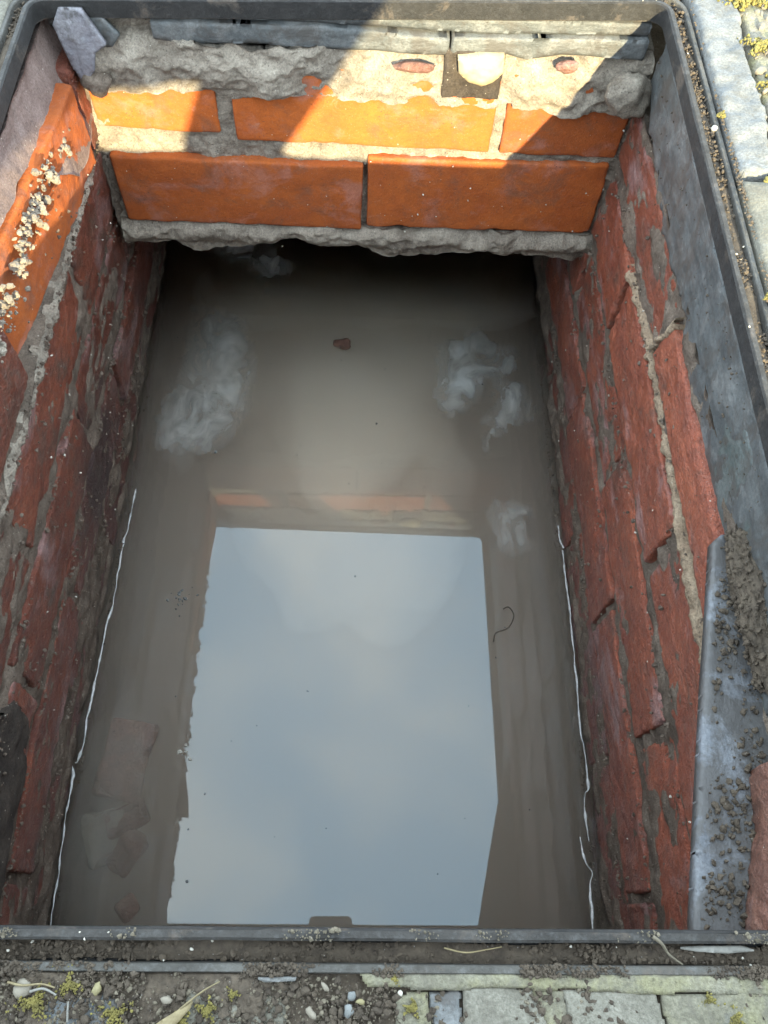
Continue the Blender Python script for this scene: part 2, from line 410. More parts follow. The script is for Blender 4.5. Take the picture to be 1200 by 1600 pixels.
def roundbox(sx, sy, sz, step, r, seed=0, warp=0.0006, chip=0.0, fine=0.0, wsteps=None):
    """box sx*sy*sz centred on 0, rounded edges, worn. w (z) is the depth, front at +z"""
    us = sorted(set(lin(-sx / 2, sx / 2, step, 3) + [-sx / 2 + r * .35, sx / 2 - r * .35, -sx / 2 + r, sx / 2 - r]))
    vs = sorted(set(lin(-sy / 2, sy / 2, step, 3) + [-sy / 2 + r * .35, sy / 2 - r * .35, -sy / 2 + r, sy / 2 - r]))
    ws = wsteps or [-sz / 2, 0, sz / 2 - 3 * r, sz / 2 - 1.6 * r, sz / 2 - r, sz / 2 - r * .35, sz / 2]
    if wsteps is None and sz < 6 * r: ws = lin(-sz / 2, sz / 2, sz / 4, 3)
    V, F = boxgrid(us, vs, ws)
    half = np.array([sx, sy, sz]) / 2
    e = half - np.abs(V)                                     # distance to each face pair
    es = np.sort(e, axis=1)
    inner = np.clip(V, -half + r, half - r)
    d = V - inner; ln = np.linalg.norm(d, axis=1); m = ln > r * 1.0001
    V[m] = inner[m] + d[m] / ln[m, None] * r
    P = V + seed * 3.71
    nrm = d / np.maximum(ln, 1e-9)[:, None]
    # broad warp plus chips along the arrises
    V = V + np.stack([fbm(P, 22, 2, seed * 7 + q) for q in range(3)], 1) * warp
    if fine: V = V + nrm * (fbm(P, 220, 3, seed * 5)[:, None]) * fine
    if chip:
        n1 = fbm(P, 55, 4, seed * 3 + 1)
        edge = np.exp(-np.maximum(es[:, 1], 0) / 0.006) * (e[:, 2] < sz * 0.4)
        a = np.clip(n1 - 0.05, 0, 1) * chip * edge
        V = V - np.sign(V) * np.stack([a * 0.7, a * 0.9, a], 1) * (np.abs(V) > half * 0.5)
        spall = np.clip(fbm(P, 26, 4, seed * 3 + 9) - 0.33, 0, 0.5) * chip * 1.3 * (e[:, 2] < 0.002)
        V[:, 2] -= spall
    return V, F

def polydist(pts, P):
    """signed distance (inside positive) from points P (n,2) to the polygon, and the nearest boundary point"""
    P = np.asarray(P, float); pts = np.asarray(pts, float)
    best = np.full(len(P), 1e9); near = np.zeros_like(P); inside = np.zeros(len(P), bool)
    n = len(pts)
    for i in range(n):
        a, b = pts[i], pts[(i + 1) % n]; ab = b - a
        t = np.clip(((P - a) @ ab) / (ab @ ab + 1e-18), 0, 1)
        q = a + t[:, None] * ab; dd = np.linalg.norm(P - q, axis=1)
        u = dd < best; best[u] = dd[u]; near[u] = q[u]
        c = ((a[1] > P[:, 1]) != (b[1] > P[:, 1]))
        with np.errstate(divide='ignore', invalid='ignore'):
            xx = (b[0] - a[0]) * (P[:, 1] - a[1]) / (b[1] - a[1]) + a[0]
        inside ^= c & (P[:, 0] < xx)
    return np.where(inside, best, -best), near

def plate(pts, thick, res, rough=0.0006, edge=0.0, jit=0.0, seed=0, nscale=60, steps=0.0, bevel=None, open_bottom=False):
    """a slab of polygon outline pts: top at +thick/2, uneven; returns local verts and faces"""
    pts = np.asarray(pts, float)
    lo, hi = pts.min(0) - res, pts.max(0) + res
    nu = int((hi[0] - lo[0]) / res) + 2; nv = int((hi[1] - lo[1]) / res) + 2
    gu = lo[0] + np.arange(nu) * res; gv = lo[1] + np.arange(nv) * res
    U, Vv = np.meshgrid(gu, gv, indexing='ij'); P = np.stack([U.ravel(), Vv.ravel()], 1)
    sd, near = polydist(pts, P)
    P3 = np.concatenate([P, np.zeros((len(P), 1))], 1) + seed * 1.37
    if jit: sd = sd + jit * fbm(P3, 90, 4, seed + 3)
    sdg = sd.reshape(nu, nv)
    cin = (sdg[:-1, :-1] + sdg[1:, :-1] + sdg[1:, 1:] + sdg[:-1, 1:]) / 4 > 0
    use = np.zeros((nu, nv), bool)
    use[:-1, :-1] |= cin; use[1:, :-1] |= cin; use[1:, 1:] |= cin; use[:-1, 1:] |= cin
    idx = -np.ones((nu, nv), int); idx[use] = np.arange(use.sum())
    Pu = P[use.ravel()]; su = sd[use.ravel()]; P3u = P3[use.ravel()]; nr = near[use.ravel()]
    if not jit:
        mv = np.abs(su) < res * 0.75; Pu = Pu.copy(); Pu[mv] = nr[mv]; su = np.where(mv, 0, su)
    top = thick / 2 + rough * fbm(P3u, nscale, 5, seed)
    if steps:                                               # cleavage: thin broken layers
        q = fbm(P3u * np.array([1, .6, 1]), 28, 4, seed + 5)
        top = top - steps * (np.floor(np.clip(q + 0.6, 0, 1.2) * 3) / 3)
    bv = bevel if bevel is not None else min(thick * 0.4, 0.002)
    if bv:
        t = np.clip(np.maximum(su, 0) / (bv * 1.5), 0, 1); top = top - bv * (1 - t) ** 2
    n = len(Pu)
    V = np.concatenate([np.column_stack([Pu, top]), np.column_stack([Pu, np.full(n, -thick / 2)])])
    F = []
    ci, cj = np.nonzero(cin)
    for i, j in zip(ci, cj):
        a, b, c, d = idx[i, j], idx[i + 1, j], idx[i + 1, j + 1], idx[i, j + 1]
        F.append((a, b, c, d))
        if not open_bottom: F.append((d + n, c + n, b + n, a + n))
        if i == 0 or not cin[i - 1, j]: F.append((d, d + n, a + n, a))
        if i == nu - 2 or not cin[i + 1, j]: F.append((b, b + n, c + n, c))
        if j == 0 or not cin[i, j - 1]: F.append((a, a + n, b + n, b))
        if j == nv - 2 or not cin[i, j + 1]: F.append((c, c + n, d + n, d))
    return V, F

def xf(V, o, a, b, c):
    V = np.asarray(V, float)
    return np.asarray(o, float) + V[:, :1] * np.asarray(a, float) + V[:, 1:2] * np.asarray(b, float) + V[:, 2:3] * np.asarray(c, float)

def axes(rx, ry, rz):
    m = Euler((rx, ry, rz)).to_matrix()
    return np.array(m.col[0]), np.array(m.col[1]), np.array(m.col[2])

def ico(sub=1):
    import bmesh
    bm = bmesh.new(); bmesh.ops.create_icosphere(bm, subdivisions=sub, radius=1)
    v = np.array([p.co[:] for p in bm.verts]); f = np.array([[q.index for q in p.verts] for p in bm.faces]); bm.free()
    return v, f
ICO1, ICO2, ICO3 = ico(1), ico(2), ico(3)

def pebble(size, seed, flat=0.7, ic=None, lump=0.25):
    v, f = ic or ICO2
    p = v + seed * 2.3
    r = 1 + lump * fbm(p, 1.3, 3, seed)
    w = v * r[:, None] * np.array([1, 0.75 + 0.3 * math.sin(seed * 1.7), flat]) * size
    a = seed * 2.4
    m = np.array([[math.cos(a), -math.sin(a), 0], [math.sin(a), math.cos(a), 0], [0, 0, 1]])
    return w @ m.T, f

def scatter(points, sizes, ic, seed=0, flat=(0.5, 1.0), lump=0.35):
    """many uneven crumbs in one mesh"""
    v, f = ic; n = len(points); g = np.random.default_rng(seed)
    pts = np.asarray(points, float); sz = np.asarray(sizes, float)
    rad = 1 + lump * (g.random((n, len(v))) * 2 - 1)
    q = g.normal(size=(n, 3, 3)); Q = np.linalg.qr(q)[0]
    sc = np.stack([g.uniform(0.7, 1.3, n), g.uniform(0.6, 1.1, n), g.uniform(*flat, n)], 1)
    loc = v[None] * rad[:, :, None] * sc[:, None, :]
    loc = np.einsum('nij,nkj->nki', Q, loc) * sz[:, None, None]
    V = (loc + pts[:, None, :]).reshape(-1, 3)
    F = (f[None] + (np.arange(n) * len(v))[:, None, None]).reshape(-1, 3)
    return V, F

def tube(pts, rad, seg=6):
    pts = np.asarray(pts, float); n = len(pts); rad = np.broadcast_to(np.asarray(rad, float), (n,))
    V = []; up = np.array([0.13, 0.21, 1.0]); up /= np.linalg.norm(up)
    for i in range(n):
        t = pts[min(i + 1, n - 1)] - pts[max(i - 1, 0)]; t = t / (np.linalg.norm(t) + 1e-12)
        a = np.cross(t, up); 
        if np.linalg.norm(a) < 0.1: a = np.cross(t, [1, 0, 0])
        a /= np.linalg.norm(a); b = np.cross(a, t)
        for k in range(seg):
            q = 2 * math.pi * k / seg; V.append(pts[i] + (a * math.cos(q) + b * math.sin(q)) * rad[i])
    F = []
    for i in range(n - 1):
        for k in range(seg):
            F.append((i * seg + k, i * seg + (k + 1) % seg, (i + 1) * seg + (k + 1) % seg, (i + 1) * seg + k))
    F.append(tuple(range(seg))[::-1]); F.append(tuple((n - 1) * seg + k for k in range(seg)))
    return np.array(V), F

def spline(pts, n):
    pts = np.asarray(pts, float); m = len(pts); out_ = []
    for t in np.linspace(0, m - 1 - 1e-9, n):
        i = int(t); u = t - i
        p0, p1, p2, p3 = pts[max(i - 1, 0)], pts[i], pts[i + 1], pts[min(i + 2, m - 1)]
        out_.append(0.5 * (2 * p1 + (p2 - p0) * u + (2 * p0 - 5 * p1 + 4 * p2 - p3) * u * u + (3 * p1 - p0 - 3 * p2 + p3) * u ** 3))
    return np.array(out_)

# ------------------------------------------------------------------ the place: measures
FW, FL = 0.225, 0.5805                    # half width and length of the frame's opening
FRX, FRY = 0.0235, -0.0383                # the frame lies a little out of level
WZ = -0.421                               # water
YF = 0.585                                # face of the far wall
Fm = Matrix.Translation((0, FL / 2, 0)) @ Euler((FRX, FRY, 0)).to_matrix().to_4x4()
Fa = np.array(Fm)
def fr(p):                                # frame-plane coordinates (x, y, z) -> world
    p = np.atleast_2d(np.asarray(p, float)) - np.array([0, FL / 2, 0])
    return p @ Fa[:3, :3].T + Fa[:3, 3]
def xleft(z): return -0.212 - 0.025 * np.clip((-0.10 - z) / 0.32, 0, 1.2)
def xright(z): return 0.230 + 0.006 * np.clip((-0.10 - z) / 0.32, 0, 1.2)

# ------------------------------------------------------------------ ground and chamber shell
def ground_sheet():
    # rings around the opening; near rings tilt with the frame, far ones run level to the horizon
    hx, y0, y1 = FW + 0.020, -0.020, FL + 0.020
    rings = [0, 0.02, 0.05, 0.1, 0.2, 0.4, 0.8, 1.6, 4, 12, 40, 120]
    per = []
    for t in np.linspace(0, 1, 25)[:-1]: per.append((-hx + 2 * hx * t, y0, 0, -1))
    for t in np.linspace(0, 1, 31)[:-1]: per.append((hx, y0 + (y1 - y0) * t, 1, 0))
    for t in np.linspace(0, 1, 25)[:-1]: per.append((hx - 2 * hx * t, y1, 0, 1))
    for t in np.linspace(0, 1, 31)[:-1]: per.append((-hx, y1 - (y1 - y0) * t, -1, 0))
    per = np.array(per); n = len(per); V = []
    c = np.array([0, FL / 2])
    for r in rings:
        k = per[:, :2] + (per[:, :2] - c) / np.abs(per[:, :2] - c).max(1)[:, None] * r
        z = np.full(n, -0.008)
        w = fr(np.column_stack([k, z]))
        fade = 1 / (1 + (r / 1.2) ** 2)
        w[:, 0] = k[:, 0]; w[:, 1] = k[:, 1]
        w[:, 2] = w[:, 2] * fade - 0.008 * (1 - fade)
        V.append(w)
    F = []
    for i in range(len(rings) - 1):
        for k in range(n):
            F.append((i * n + k, i * n + (k + 1) % n, (i + 1) * n + (k + 1) % n, (i + 1) * n + k)[::-1])
    o = mk('ground', np.concatenate(V), F, 'paving', loc=(0, 0, 0))
    return tag(o, kind='structure')
ground = ground_sheet(); ground['_loc'] = [0, 0, 0]

def box_mesh(x0, x1, y0, y1, z0, z1):
    V = [(x, y, z) for x in (x0, x1) for y in (y0, y1) for z in (z0, z1)]
    F = [(0, 1, 3, 2), (4, 6, 7, 5), (0, 4, 5, 1), (2, 3, 7, 6), (0, 2, 6, 4), (1, 5, 7, 3)]
    return V, F
tag(mk('chamber_floor', *box_mesh(-0.34, 0.34, -0.12, 1.12, -0.72, -0.66), 'sludge', smooth=False), kind='structure')
tag(mk('chamber_roof', *box_mesh(-0.245, 0.245, 0.70, 1.01, -0.16, -0.10), 'concrete_grey', smooth=False), kind='structure')
tag(mk('water', *box_mesh(-0.262, 0.262, -0.05, 1.03, -0.655, WZ), 'water', smooth=False), kind='structure')

# ------------------------------------------------------------------ brick walls
def sheet(u0, u1, z0f, z1f, step, depth, thick, place, seed):
    """mortar body: an uneven face between z0f(u) and z1f(u), closed behind"""
    us = np.array(lin(u0, u1, step)); nu = len(us)
    nz = max(3, int(abs(z1f(us).mean() - z0f(us).mean()) / step)) + 1
    t = np.linspace(0, 1, nz)
    U = np.repeat(us[:, None], nz, 1); Z = z0f(us)[:, None] * (1 - t) + z1f(us)[:, None] * t
    D = depth(U, Z)
    front = place(U.ravel(), Z.ravel(), D.ravel()); back = place(U.ravel(), Z.ravel(), np.full(U.size, -thick))
    n = nu * nz; F = gridfaces(nu, nz).tolist(); F += [tuple(q[::-1] + n) for q in gridfaces(nu, nz)]
    g = np.arange(n).reshape(nu, nz)
    for line, fl in ((g[0], 0), (g[-1], 1)):
        for a, b in zip(line[:-1], line[1:]): F.append((a, b, b + n, a + n) if fl else (b, a, a + n, b + n))
    for line, fl in ((g[:, 0], 1), (g[:, -1], 0)):
        for a, b in zip(line[:-1], line[1:]): F.append((a, b, b + n, a + n) if fl else (b, a, a + n, b + n))
    return np.concatenate([front, back]), F

def p3(U, Z, o=0.0): return np.stack([U, Z, np.full_like(U, o)], -1)

BR = [0]
def wall_brick(parent, mat, u0, u1, z0, z1, place, n=0.0, tilt=0.0, lean=0.0, chip=0.004, step=0.0045, deep=0.10, warp=0.0008, fine=0.0, r=0.002):
    """one brick whose face runs u0..u1, z0..z1, standing n proud of the wall's face"""
    BR[0] += 1
    V, F = roundbox(u1 - u0, z1 - z0, deep, step, r, BR[0], warp, chip, fine)
    c, s = math.cos(tilt), math.sin(tilt)
    uu = V[:, 0] * c - V[:, 1] * s; zz = V[:, 0] * s + V[:, 1] * c
    dn = V[:, 2] - deep / 2 + n + V[:, 0] * lean
    Wd = place((u0 + u1) / 2 + uu, (z0 + z1) / 2 + zz, dn)
    o = mk('brick', Wd, F, mat)
    return attach(o, parent)

# ---- far wall
def pl_far(U, Z, D): return np.stack([U, YF - D, Z], -1)
far = empty('brick_wall', (0, 0.63, -0.23), label='far wall of two smooth orange brick courses, its top course crossed by sunlight', cat='wall', group='brick walls of the flooded chamber')
wb = lambda *a, **k: wall_brick(far, 'brick_far', *a, place=pl_far, chip=0.0015, step=0.004, warp=0.0006, **k)
wb(-0.207, -0.1065, -0.1065, -0.045, n=0.000, tilt=-0.02)
wb(-0.0935, 0.1195, -0.1135, -0.045, n=0.001, tilt=-0.012)
wb(0.1275, 0.2290, -0.1165, -0.045, n=0.000, tilt=-0.005)
wb(-0.2050, 0.0122, -0.2000, -0.1305, n=0.0045, tilt=-0.004)
wb(0.0165, 0.2270, -0.1985, -0.1235, n=0.0015, tilt=0.004)

def d_far(U, Z):
    P = p3(U, Z)
    d = -0.0035 + 0.0024 * fbm(P, 60, 6, 3, 0.66)
    d = d - 0.004 * ((np.abs(U - 0.0143) < 0.004) & (Z < -0.135))
    return d
V, F = sheet(-0.215, 0.236, lambda u: np.full_like(u, -0.1995), lambda u: np.full_like(u, -0.068), 0.0016, d_far, 0.09, pl_far, 1)
attach(mk('mortar_joint', V, F, 'mortar'), far)
# rough bed above the top course
def d_top(U, Z):
    P = p3(U, Z, 2)
    t = np.clip((Z + 0.072) / 0.046, 0, 1)
    d = 0.0025 + 0.0052 * fbm(P, 34, 4, 21, 0.5) - 0.0040 * np.abs(fbm(P * np.array([0.6, 1.2, 1]), 60, 3, 24)) + 0.0016 - 0.0022 * np.clip(fbm(P, 150, 2, 25) - 0.35, 0, 1) + 0.0007 * fbm(P, 260, 3, 26, 0.7) + 0.004 * np.sin(t * math.pi) * np.clip(1 - (U + 0.02) / 0.12, 0.1, 1)
    notch = (U > 0.0735) & (U < 0.1175) & (Z > -0.064)
    d = np.where(notch, -0.018 + 0.004 * fbm(P, 70, 3, 5), d)
    return d - 0.010 * (t > 0.97) 
V, F = sheet(-0.200, 0.232, lambda u: -0.0705 + 0.0035 * fbm(p3(u, u * 0), 45, 4, 8) - 0.004 * (u > 0.13), lambda u: -0.026 + 0.004 * fbm(p3(u, u * 0), 30, 4, 9) + 0.012 * np.clip((-0.12 - u) / 0.03, 0, 1), 0.0014, d_top, 0.10, pl_far, 2)
bed = attach(mk('mortar_bed', V, F, 'mortar'), far)
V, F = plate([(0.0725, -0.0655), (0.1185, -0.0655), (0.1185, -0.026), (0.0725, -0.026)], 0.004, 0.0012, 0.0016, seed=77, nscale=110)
attach(mk('notch_shade', pl_far(V[:, 0], V[:, 1], V[:, 2] + 0.0006), F, 'mortar_dark'), far)  # dark plate stands in for the shade inside the open notch
for i, (u, z, w, h) in enumerate(((0.050, -0.0385, 0.034, 0.010), (0.1655, -0.0325, 0.018, 0.010))):
    Vb, Fb = pebble(1, 31 + i, 0.6, ICO3, 0.25); Vb = Vb / np.abs(Vb).max(0) * np.array([w / 2, h / 2, 0.004])
    attach(mk('brick_chip', pl_far(Vb[:, 0] + u, Vb[:, 1] + z, Vb[:, 2] + 0.0068), Fb, 'brick_rubble'), far)
# ragged lip under the lower course
def lipz(u):
    return -0.2315 + 0.006 * fbm(p3(u, u * 0), 22, 4, 12) + 0.012 * np.exp(-((u + 0.058) / 0.05) ** 2) - 0.003 * np.exp(-((u - 0.06) / 0.05) ** 2)
def d_lip(U, Z):
    P = p3(U, Z, 4); t = np.clip((-0.1995 - Z) / 0.03, 0, 1)
    return -0.001 + 0.0075 * np.sin(np.clip(t * 1.15, 0, 1) * math.pi) + 0.0042 * fbm(P, 40, 4, 14, 0.5) - 0.0035 * np.abs(fbm(P * np.array([0.6, 1.2, 1]), 70, 3, 16)) + 0.0012 + 0.0007 * fbm(P, 260, 3, 17, 0.7)
V, F = sheet(-0.213, 0.236, lipz, lambda u: np.full_like(u, -0.1985), 0.0014, d_lip, 0.095, pl_far, 3)
attach(mk('mortar_lip', V, F, 'mortar'), far)

# ---- side walls
COURSES = [(-0.116, -0.050), (-0.199, -0.131), (-0.277, -0.2125), (-0.3525, -0.2885), (-0.4275, -0.3640), (-0.5025, -0.4390)]
def side_wall(is_left):
    sx = 1 if is_left else -1
    fx = xleft if is_left else xright
    def place(U, Z, D): return np.stack([fx(Z) + sx * D, U, Z], -1)
    w = empty('brick_wall', (fx(-0.2) - sx * 0.05, 0.45, -0.28),
              label='left wall of rough dark red bricks, soiled purple near the water' if is_left else 'right wall of red bricks with lilac film and a pale buff mortar joint',
              cat='wall', group='brick walls of the flooded chamber')
    g = np.random.default_rng(5 if is_left else 9)
    mat = 'brick_side' if is_left else 'brick_side_right'
    for ci, (z0, z1) in enumerate(COURSES):
        off = ([0.115, 0.012, 0.155, 0.03, 0.12, 0.01] if is_left else [0.152, 0.012, 0.125, 0.02, 0.13, 0.03])[ci]
        y = off - 0.225
        while y < 1.02:
            a, b = max(y + 0.004, -0.06), min(y + 0.221, 1.03)
            y += 0.225
            if b - a < 0.03: continue
            ln = 0.085 if (is_left and ci == 0 and 0.3 < a < 0.4) else None
            if not is_left and ci == 0: z1_ = -0.070 if a > 0.3 else -0.078
            else: z1_ = z1
            if is_left and ci == 2 and a < 0.08: a = 0.140 if b > 0.16 else a
            far_end = a > 0.60
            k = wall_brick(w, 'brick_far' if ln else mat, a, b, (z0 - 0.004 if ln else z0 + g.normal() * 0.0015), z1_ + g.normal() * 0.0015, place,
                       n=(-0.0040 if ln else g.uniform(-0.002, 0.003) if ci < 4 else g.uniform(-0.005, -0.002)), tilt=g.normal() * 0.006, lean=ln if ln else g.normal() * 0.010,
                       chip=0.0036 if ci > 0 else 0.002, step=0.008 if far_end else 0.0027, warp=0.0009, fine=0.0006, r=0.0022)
    def dep(U, Z):
        P = p3(U, Z, 7)
        return -0.0028 + 0.0030 * fbm(P * np.array([0.7, 1.4, 1]), 42, 6, 31 + is_left, 0.62) + 0.0015 * (np.abs(Z + 0.124) < 0.008) - (0.016 * ((U > 0.28) & (U < 0.60) & (Z > -0.119)) if is_left else 0)
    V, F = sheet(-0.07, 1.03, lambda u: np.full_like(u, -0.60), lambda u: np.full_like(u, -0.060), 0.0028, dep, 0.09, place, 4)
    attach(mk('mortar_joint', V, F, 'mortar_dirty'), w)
    return w, place
lw, pl_left = side_wall(True)
rw, pl_right = side_wall(False)

# top of the left wall: a smoothed mortar haunch, pinkish grey, broken at its lower edge
def d_lh(U, Z):
    P = p3(U, Z, 3); t = np.clip((Z + 0.10) / 0.07, 0, 1)
    return 0.0035 + 0.0030 * fbm(P, 26, 5, 44) - 0.0175 * t ** 1.3
V, F = sheet(0.02, 0.600, lambda u: -0.050 + 0.009 * fbm(p3(u, u * 0), 16, 4, 45) - 0.048 * np.clip((u - 0.47) / 0.05, 0, 1), lambda u: np.full_like(u, -0.020), 0.0018, d_lh, 0.09, pl_left, 5)
attach(mk('mortar_haunch', V, F, 'render_pink'), lw)
# crumbling bed under the haunch: lumps of mortar with dark gaps between
def left_crumbs():
    g = np.random.default_rng(66); y = g.uniform(0.03, 0.52, 1500)
    zc = -0.058 + 0.006 * fbm(np.column_stack([y, 0 * y, 0 * y]), 20, 3, 67) - 0.012 * np.clip((y - 0.46) / 0.05, 0, 1)
    z = zc + g.normal(size=1500) * 0.0055; keep = fbm(np.column_stack([y * 1.0, z, 0 * y]), 75, 2, 68) > -0.25
    y, z = y[keep], z[keep]; n = len(y)
    return scatter(pl_left(y, z, g.uniform(-0.004, 0.0025, n)), 0.0006 + 0.0026 * g.random(n) ** 3, ICO2, 69, (0.5, 1.0), 0.22)
attach(tag(mk('mortar_crumb', *left_crumbs(), 'mortar', smooth=False), kind='stuff'), lw)
# corner fillets where the far wall meets the sides
def fillet(side):
    x0 = -0.2105 if side < 0 else 0.2300
    zs = np.linspace(-0.232, -0.070, 90); V = []; F = []
    k = 9
    for i, z in enumerate(zs):
        wdt = (0.004 if side < 0 else 0.008) + 0.004 * fbm(np.array([[z, side, 0]]), 60, 4, 51)[0]
        for j in range(k):
            t = j / (k - 1) * math.pi / 2
            q = np.array([[z, j * 0.002, side]])
            rr = wdt * (1 + 0.5 * fbm(q, 160, 3, 52)[0])
            xx = x0 - side * rr * (1 - math.sin(t)) + side * 0.004; yy = YF - rr * (1 - math.cos(t)) + 0.003
            V.append((xx, yy, z))
    F = gridfaces(len(zs), k).tolist()
    return V, F if side > 0 else [f[::-1] for f in F]
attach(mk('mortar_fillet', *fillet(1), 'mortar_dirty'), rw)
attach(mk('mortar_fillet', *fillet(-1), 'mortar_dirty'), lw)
# buff joint along the right wall, standing a little proud
def strip(pts, wid, proud, seed, place, step=0.0012):
    pts = np.asarray(pts, float); c = spline(np.column_stack([pts, np.zeros(len(pts))]), max(12, int(np.linalg.norm(np.diff(pts, axis=0), axis=1).sum() / step)))[:, :2]
    V = []; k = 11
    t = np.gradient(c, axis=0); t /= np.linalg.norm(t, axis=1)[:, None] + 1e-12
    nn = np.column_stack([-t[:, 1], t[:, 0]])
    for j in range(k):
        s = j / (k - 1) * 2 - 1
        w = wid * (1 + 0.55 * fbm(np.column_stack([c, np.full(len(c), j > 5)]), 80, 6, seed, 0.65))
        q = c + nn * (w / 2 * s)[:, None]
        d = proud * (1 - abs(s) ** 3) - 0.006 * (abs(s) > 0.99) + 0.0019 * fbm(np.column_stack([q, np.full(len(c), 1.0)]), 110, 6, seed + 1, 0.7)
        V.append(place(q[:, 0], q[:, 1], d))
    V = np.stack(V, 1).reshape(-1, 3)
    return V, gridfaces(len(c), k).tolist()
def both(V, F): return V, F
V, F = strip([(0.475, -0.133), (0.43, -0.127), (0.38, -0.124), (0.325, -0.124), (0.27, -0.125), (0.22, -0.128), (0.167, -0.128), (0.12, -0.126), (0.08, -0.122)], 0.0090, 0.0028, 61, pl_right)
attach(mk('buff_joint', V, F, 'mortar_buff'), rw)
V, F = strip([(0.383, -0.122), (0.376, -0.105), (0.368, -0.083), (0.366, -0.072)], 0.006, 0.0028, 63, pl_right)
attach(mk('buff_joint', V, F, 'mortar_buff'), rw)
V, F = strip([(0.56, -0.125), (0.50, -0.122), (0.45, -0.124), (0.39, -0.124), (0.34, -0.125), (0.25, -0.122), (0.18, -0.123)], 0.0095, 0.0022, 65, pl_left)
attach(mk('pale_joint', V, F, 'mortar'), lw)
# the missing brick at the near end of the left wall: a dark uneven fill
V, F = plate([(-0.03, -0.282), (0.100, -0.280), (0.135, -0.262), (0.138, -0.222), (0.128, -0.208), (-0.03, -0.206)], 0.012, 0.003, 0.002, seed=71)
attach(mk('gap_fill', pl_left(V[:, 0], V[:, 1], V[:, 2] - 0.004), F, 'mortar_dark'), lw)

# near and back walls
for nm, yb, sgn, lab in (('near', -0.022, 1, 'near wall of dark bricks hidden under the bottom edge of the steel frame'), ('back', 0.90, -1, 'dark back wall of the chamber behind the broken mortar lip')):
    wl = empty('brick_wall', (0, yb - sgn * 0.05, -0.28), label=lab, cat='wall', group='brick walls of the flooded chamber')
    def pn(U, Z, D, yb=yb, sgn=sgn): return np.stack([U, yb + sgn * D, Z], -1)
    for ci, (z0, z1) in enumerate(COURSES):
        x = -0.23 - (0.1125 if ci % 2 else 0)
        while x < 0.235:
            a, b = max(x + 0.004, -0.236), min(x + 0.221, 0.236); x += 0.225
            if b - a > 0.03: wall_brick(wl, 'brick_side' if sgn > 0 else 'brick_rubble', a, b, z0, z1, pn, n=random.uniform(-0.001, 0.003), chip=0.006, step=0.012)
    V, F = sheet(-0.25, 0.25, lambda u: np.full_like(u, -0.60), lambda u: np.full_like(u, -0.035 if sgn > 0 else -0.05), 0.008, lambda U, Z: -0.003 + 0.003 * fbm(p3(U, Z), 50, 3, 5), 0.06, pn, 1)
    if sgn > 0: F = [tuple(f)[::-1] for f in F]
    attach(mk('mortar_joint', V, F, 'mortar_dirty'), wl)

# ------------------------------------------------------------------ steel frame
def ring_path(off, r0=0.010, k=13, sub=26):
    """rounded rectangle at offset off outside the opening"""
    r = r0 + off; x, y0, y1 = FW + off, -off, FL + off
    cs = [(x - r, y0 + r, -90), (x - r, y1 - r, 0), (-x + r, y1 - r, 90), (-x + r, y0 + r, 180)]
    P = []
    for n_, (cx, cy, a) in enumerate(cs):
        for i in range(k): 
            q = R(a + 90 * i / (k - 1)); P.append((cx + r * math.cos(q), cy + r * math.sin(q)))
        nx = cs[(n_ + 1) % 4]; q2 = R(nx[2])
        a_ = np.array(P[-1]); b_ = np.array((nx[0] + r * math.cos(q2), nx[1] + r * math.sin(q2)))
        for t in np.linspace(0, 1, sub + 1)[1:-1]: P.append(tuple(a_ + (b_ - a_) * t))
    return np.array(P)
def sweep(profile, closed=True, wob=0.0002, seed=0):
    rows = []
    for o, z in profile:
        p = ring_path(o)
        q = np.column_stack([p, np.full(len(p), z)])
        q += wob * np.stack([fbm(q, 35, 3, seed + i) for i in range(3)], 1)
        rows.append(fr(q))
    n = len(rows[0]); m = len(rows); F = []
    for i in range(m if closed else m - 1):
        j = (i + 1) % m
        for k in range(n):
            F.append((i * n + k, i * n + (k + 1) % n, j * n + (k + 1) % n, j * n + k))
    return np.concatenate(rows), F
frame = empty('manhole_surround', tuple(fr((0, FL / 2, -0.015))[0]), label='dark steel manhole surround with a dirt filled groove around the opening', cat='manhole surround')
attach(mk('rim_plate', *sweep([(0, -0.0125), (0, -0.0008), (0.0008, 0), (0.0012, -0.0015), (0.0012, -0.0125)][::1], seed=1), 'steel', smooth=False), frame)
attach(mk('rim_edge', *sweep([(0.0003, -0.0006), (0.0012, 0.0004), (0.0034, 0.0004), (0.0044, -0.0005), (0.0044, -0.014), (0.0014, -0.014)], seed=2), 'steel_rim', smooth=False), frame)
attach(mk('groove_floor', *sweep([(0.0046, -0.0105), (0.0118, -0.0105), (0.0118, -0.0135), (0.0046, -0.0135)], seed=3), 'steel', smooth=False), frame)
attach(mk('outer_flange', *sweep([(0.0120, -0.0012), (0.0124, -0.0006), (0.0146, -0.0006), (0.0150, -0.0012), (0.0150, -0.016), (0.0120, -0.016)], seed=4), 'steel_flange', smooth=False), frame)
# thin strip of rim steel on the left inside face
V, F = roundbox(0.0016, 0.085, 0.006, 0.004, 0.0005, 3, 0.0002, wsteps=[-0.003, 0, 0.003])
V = V + np.array([-FW + 0.0009, 0.40, -0.010]); attach(mk('face_strip', fr(V), F, 'steel_rim', smooth=False), frame)
frame['_done'] = 1

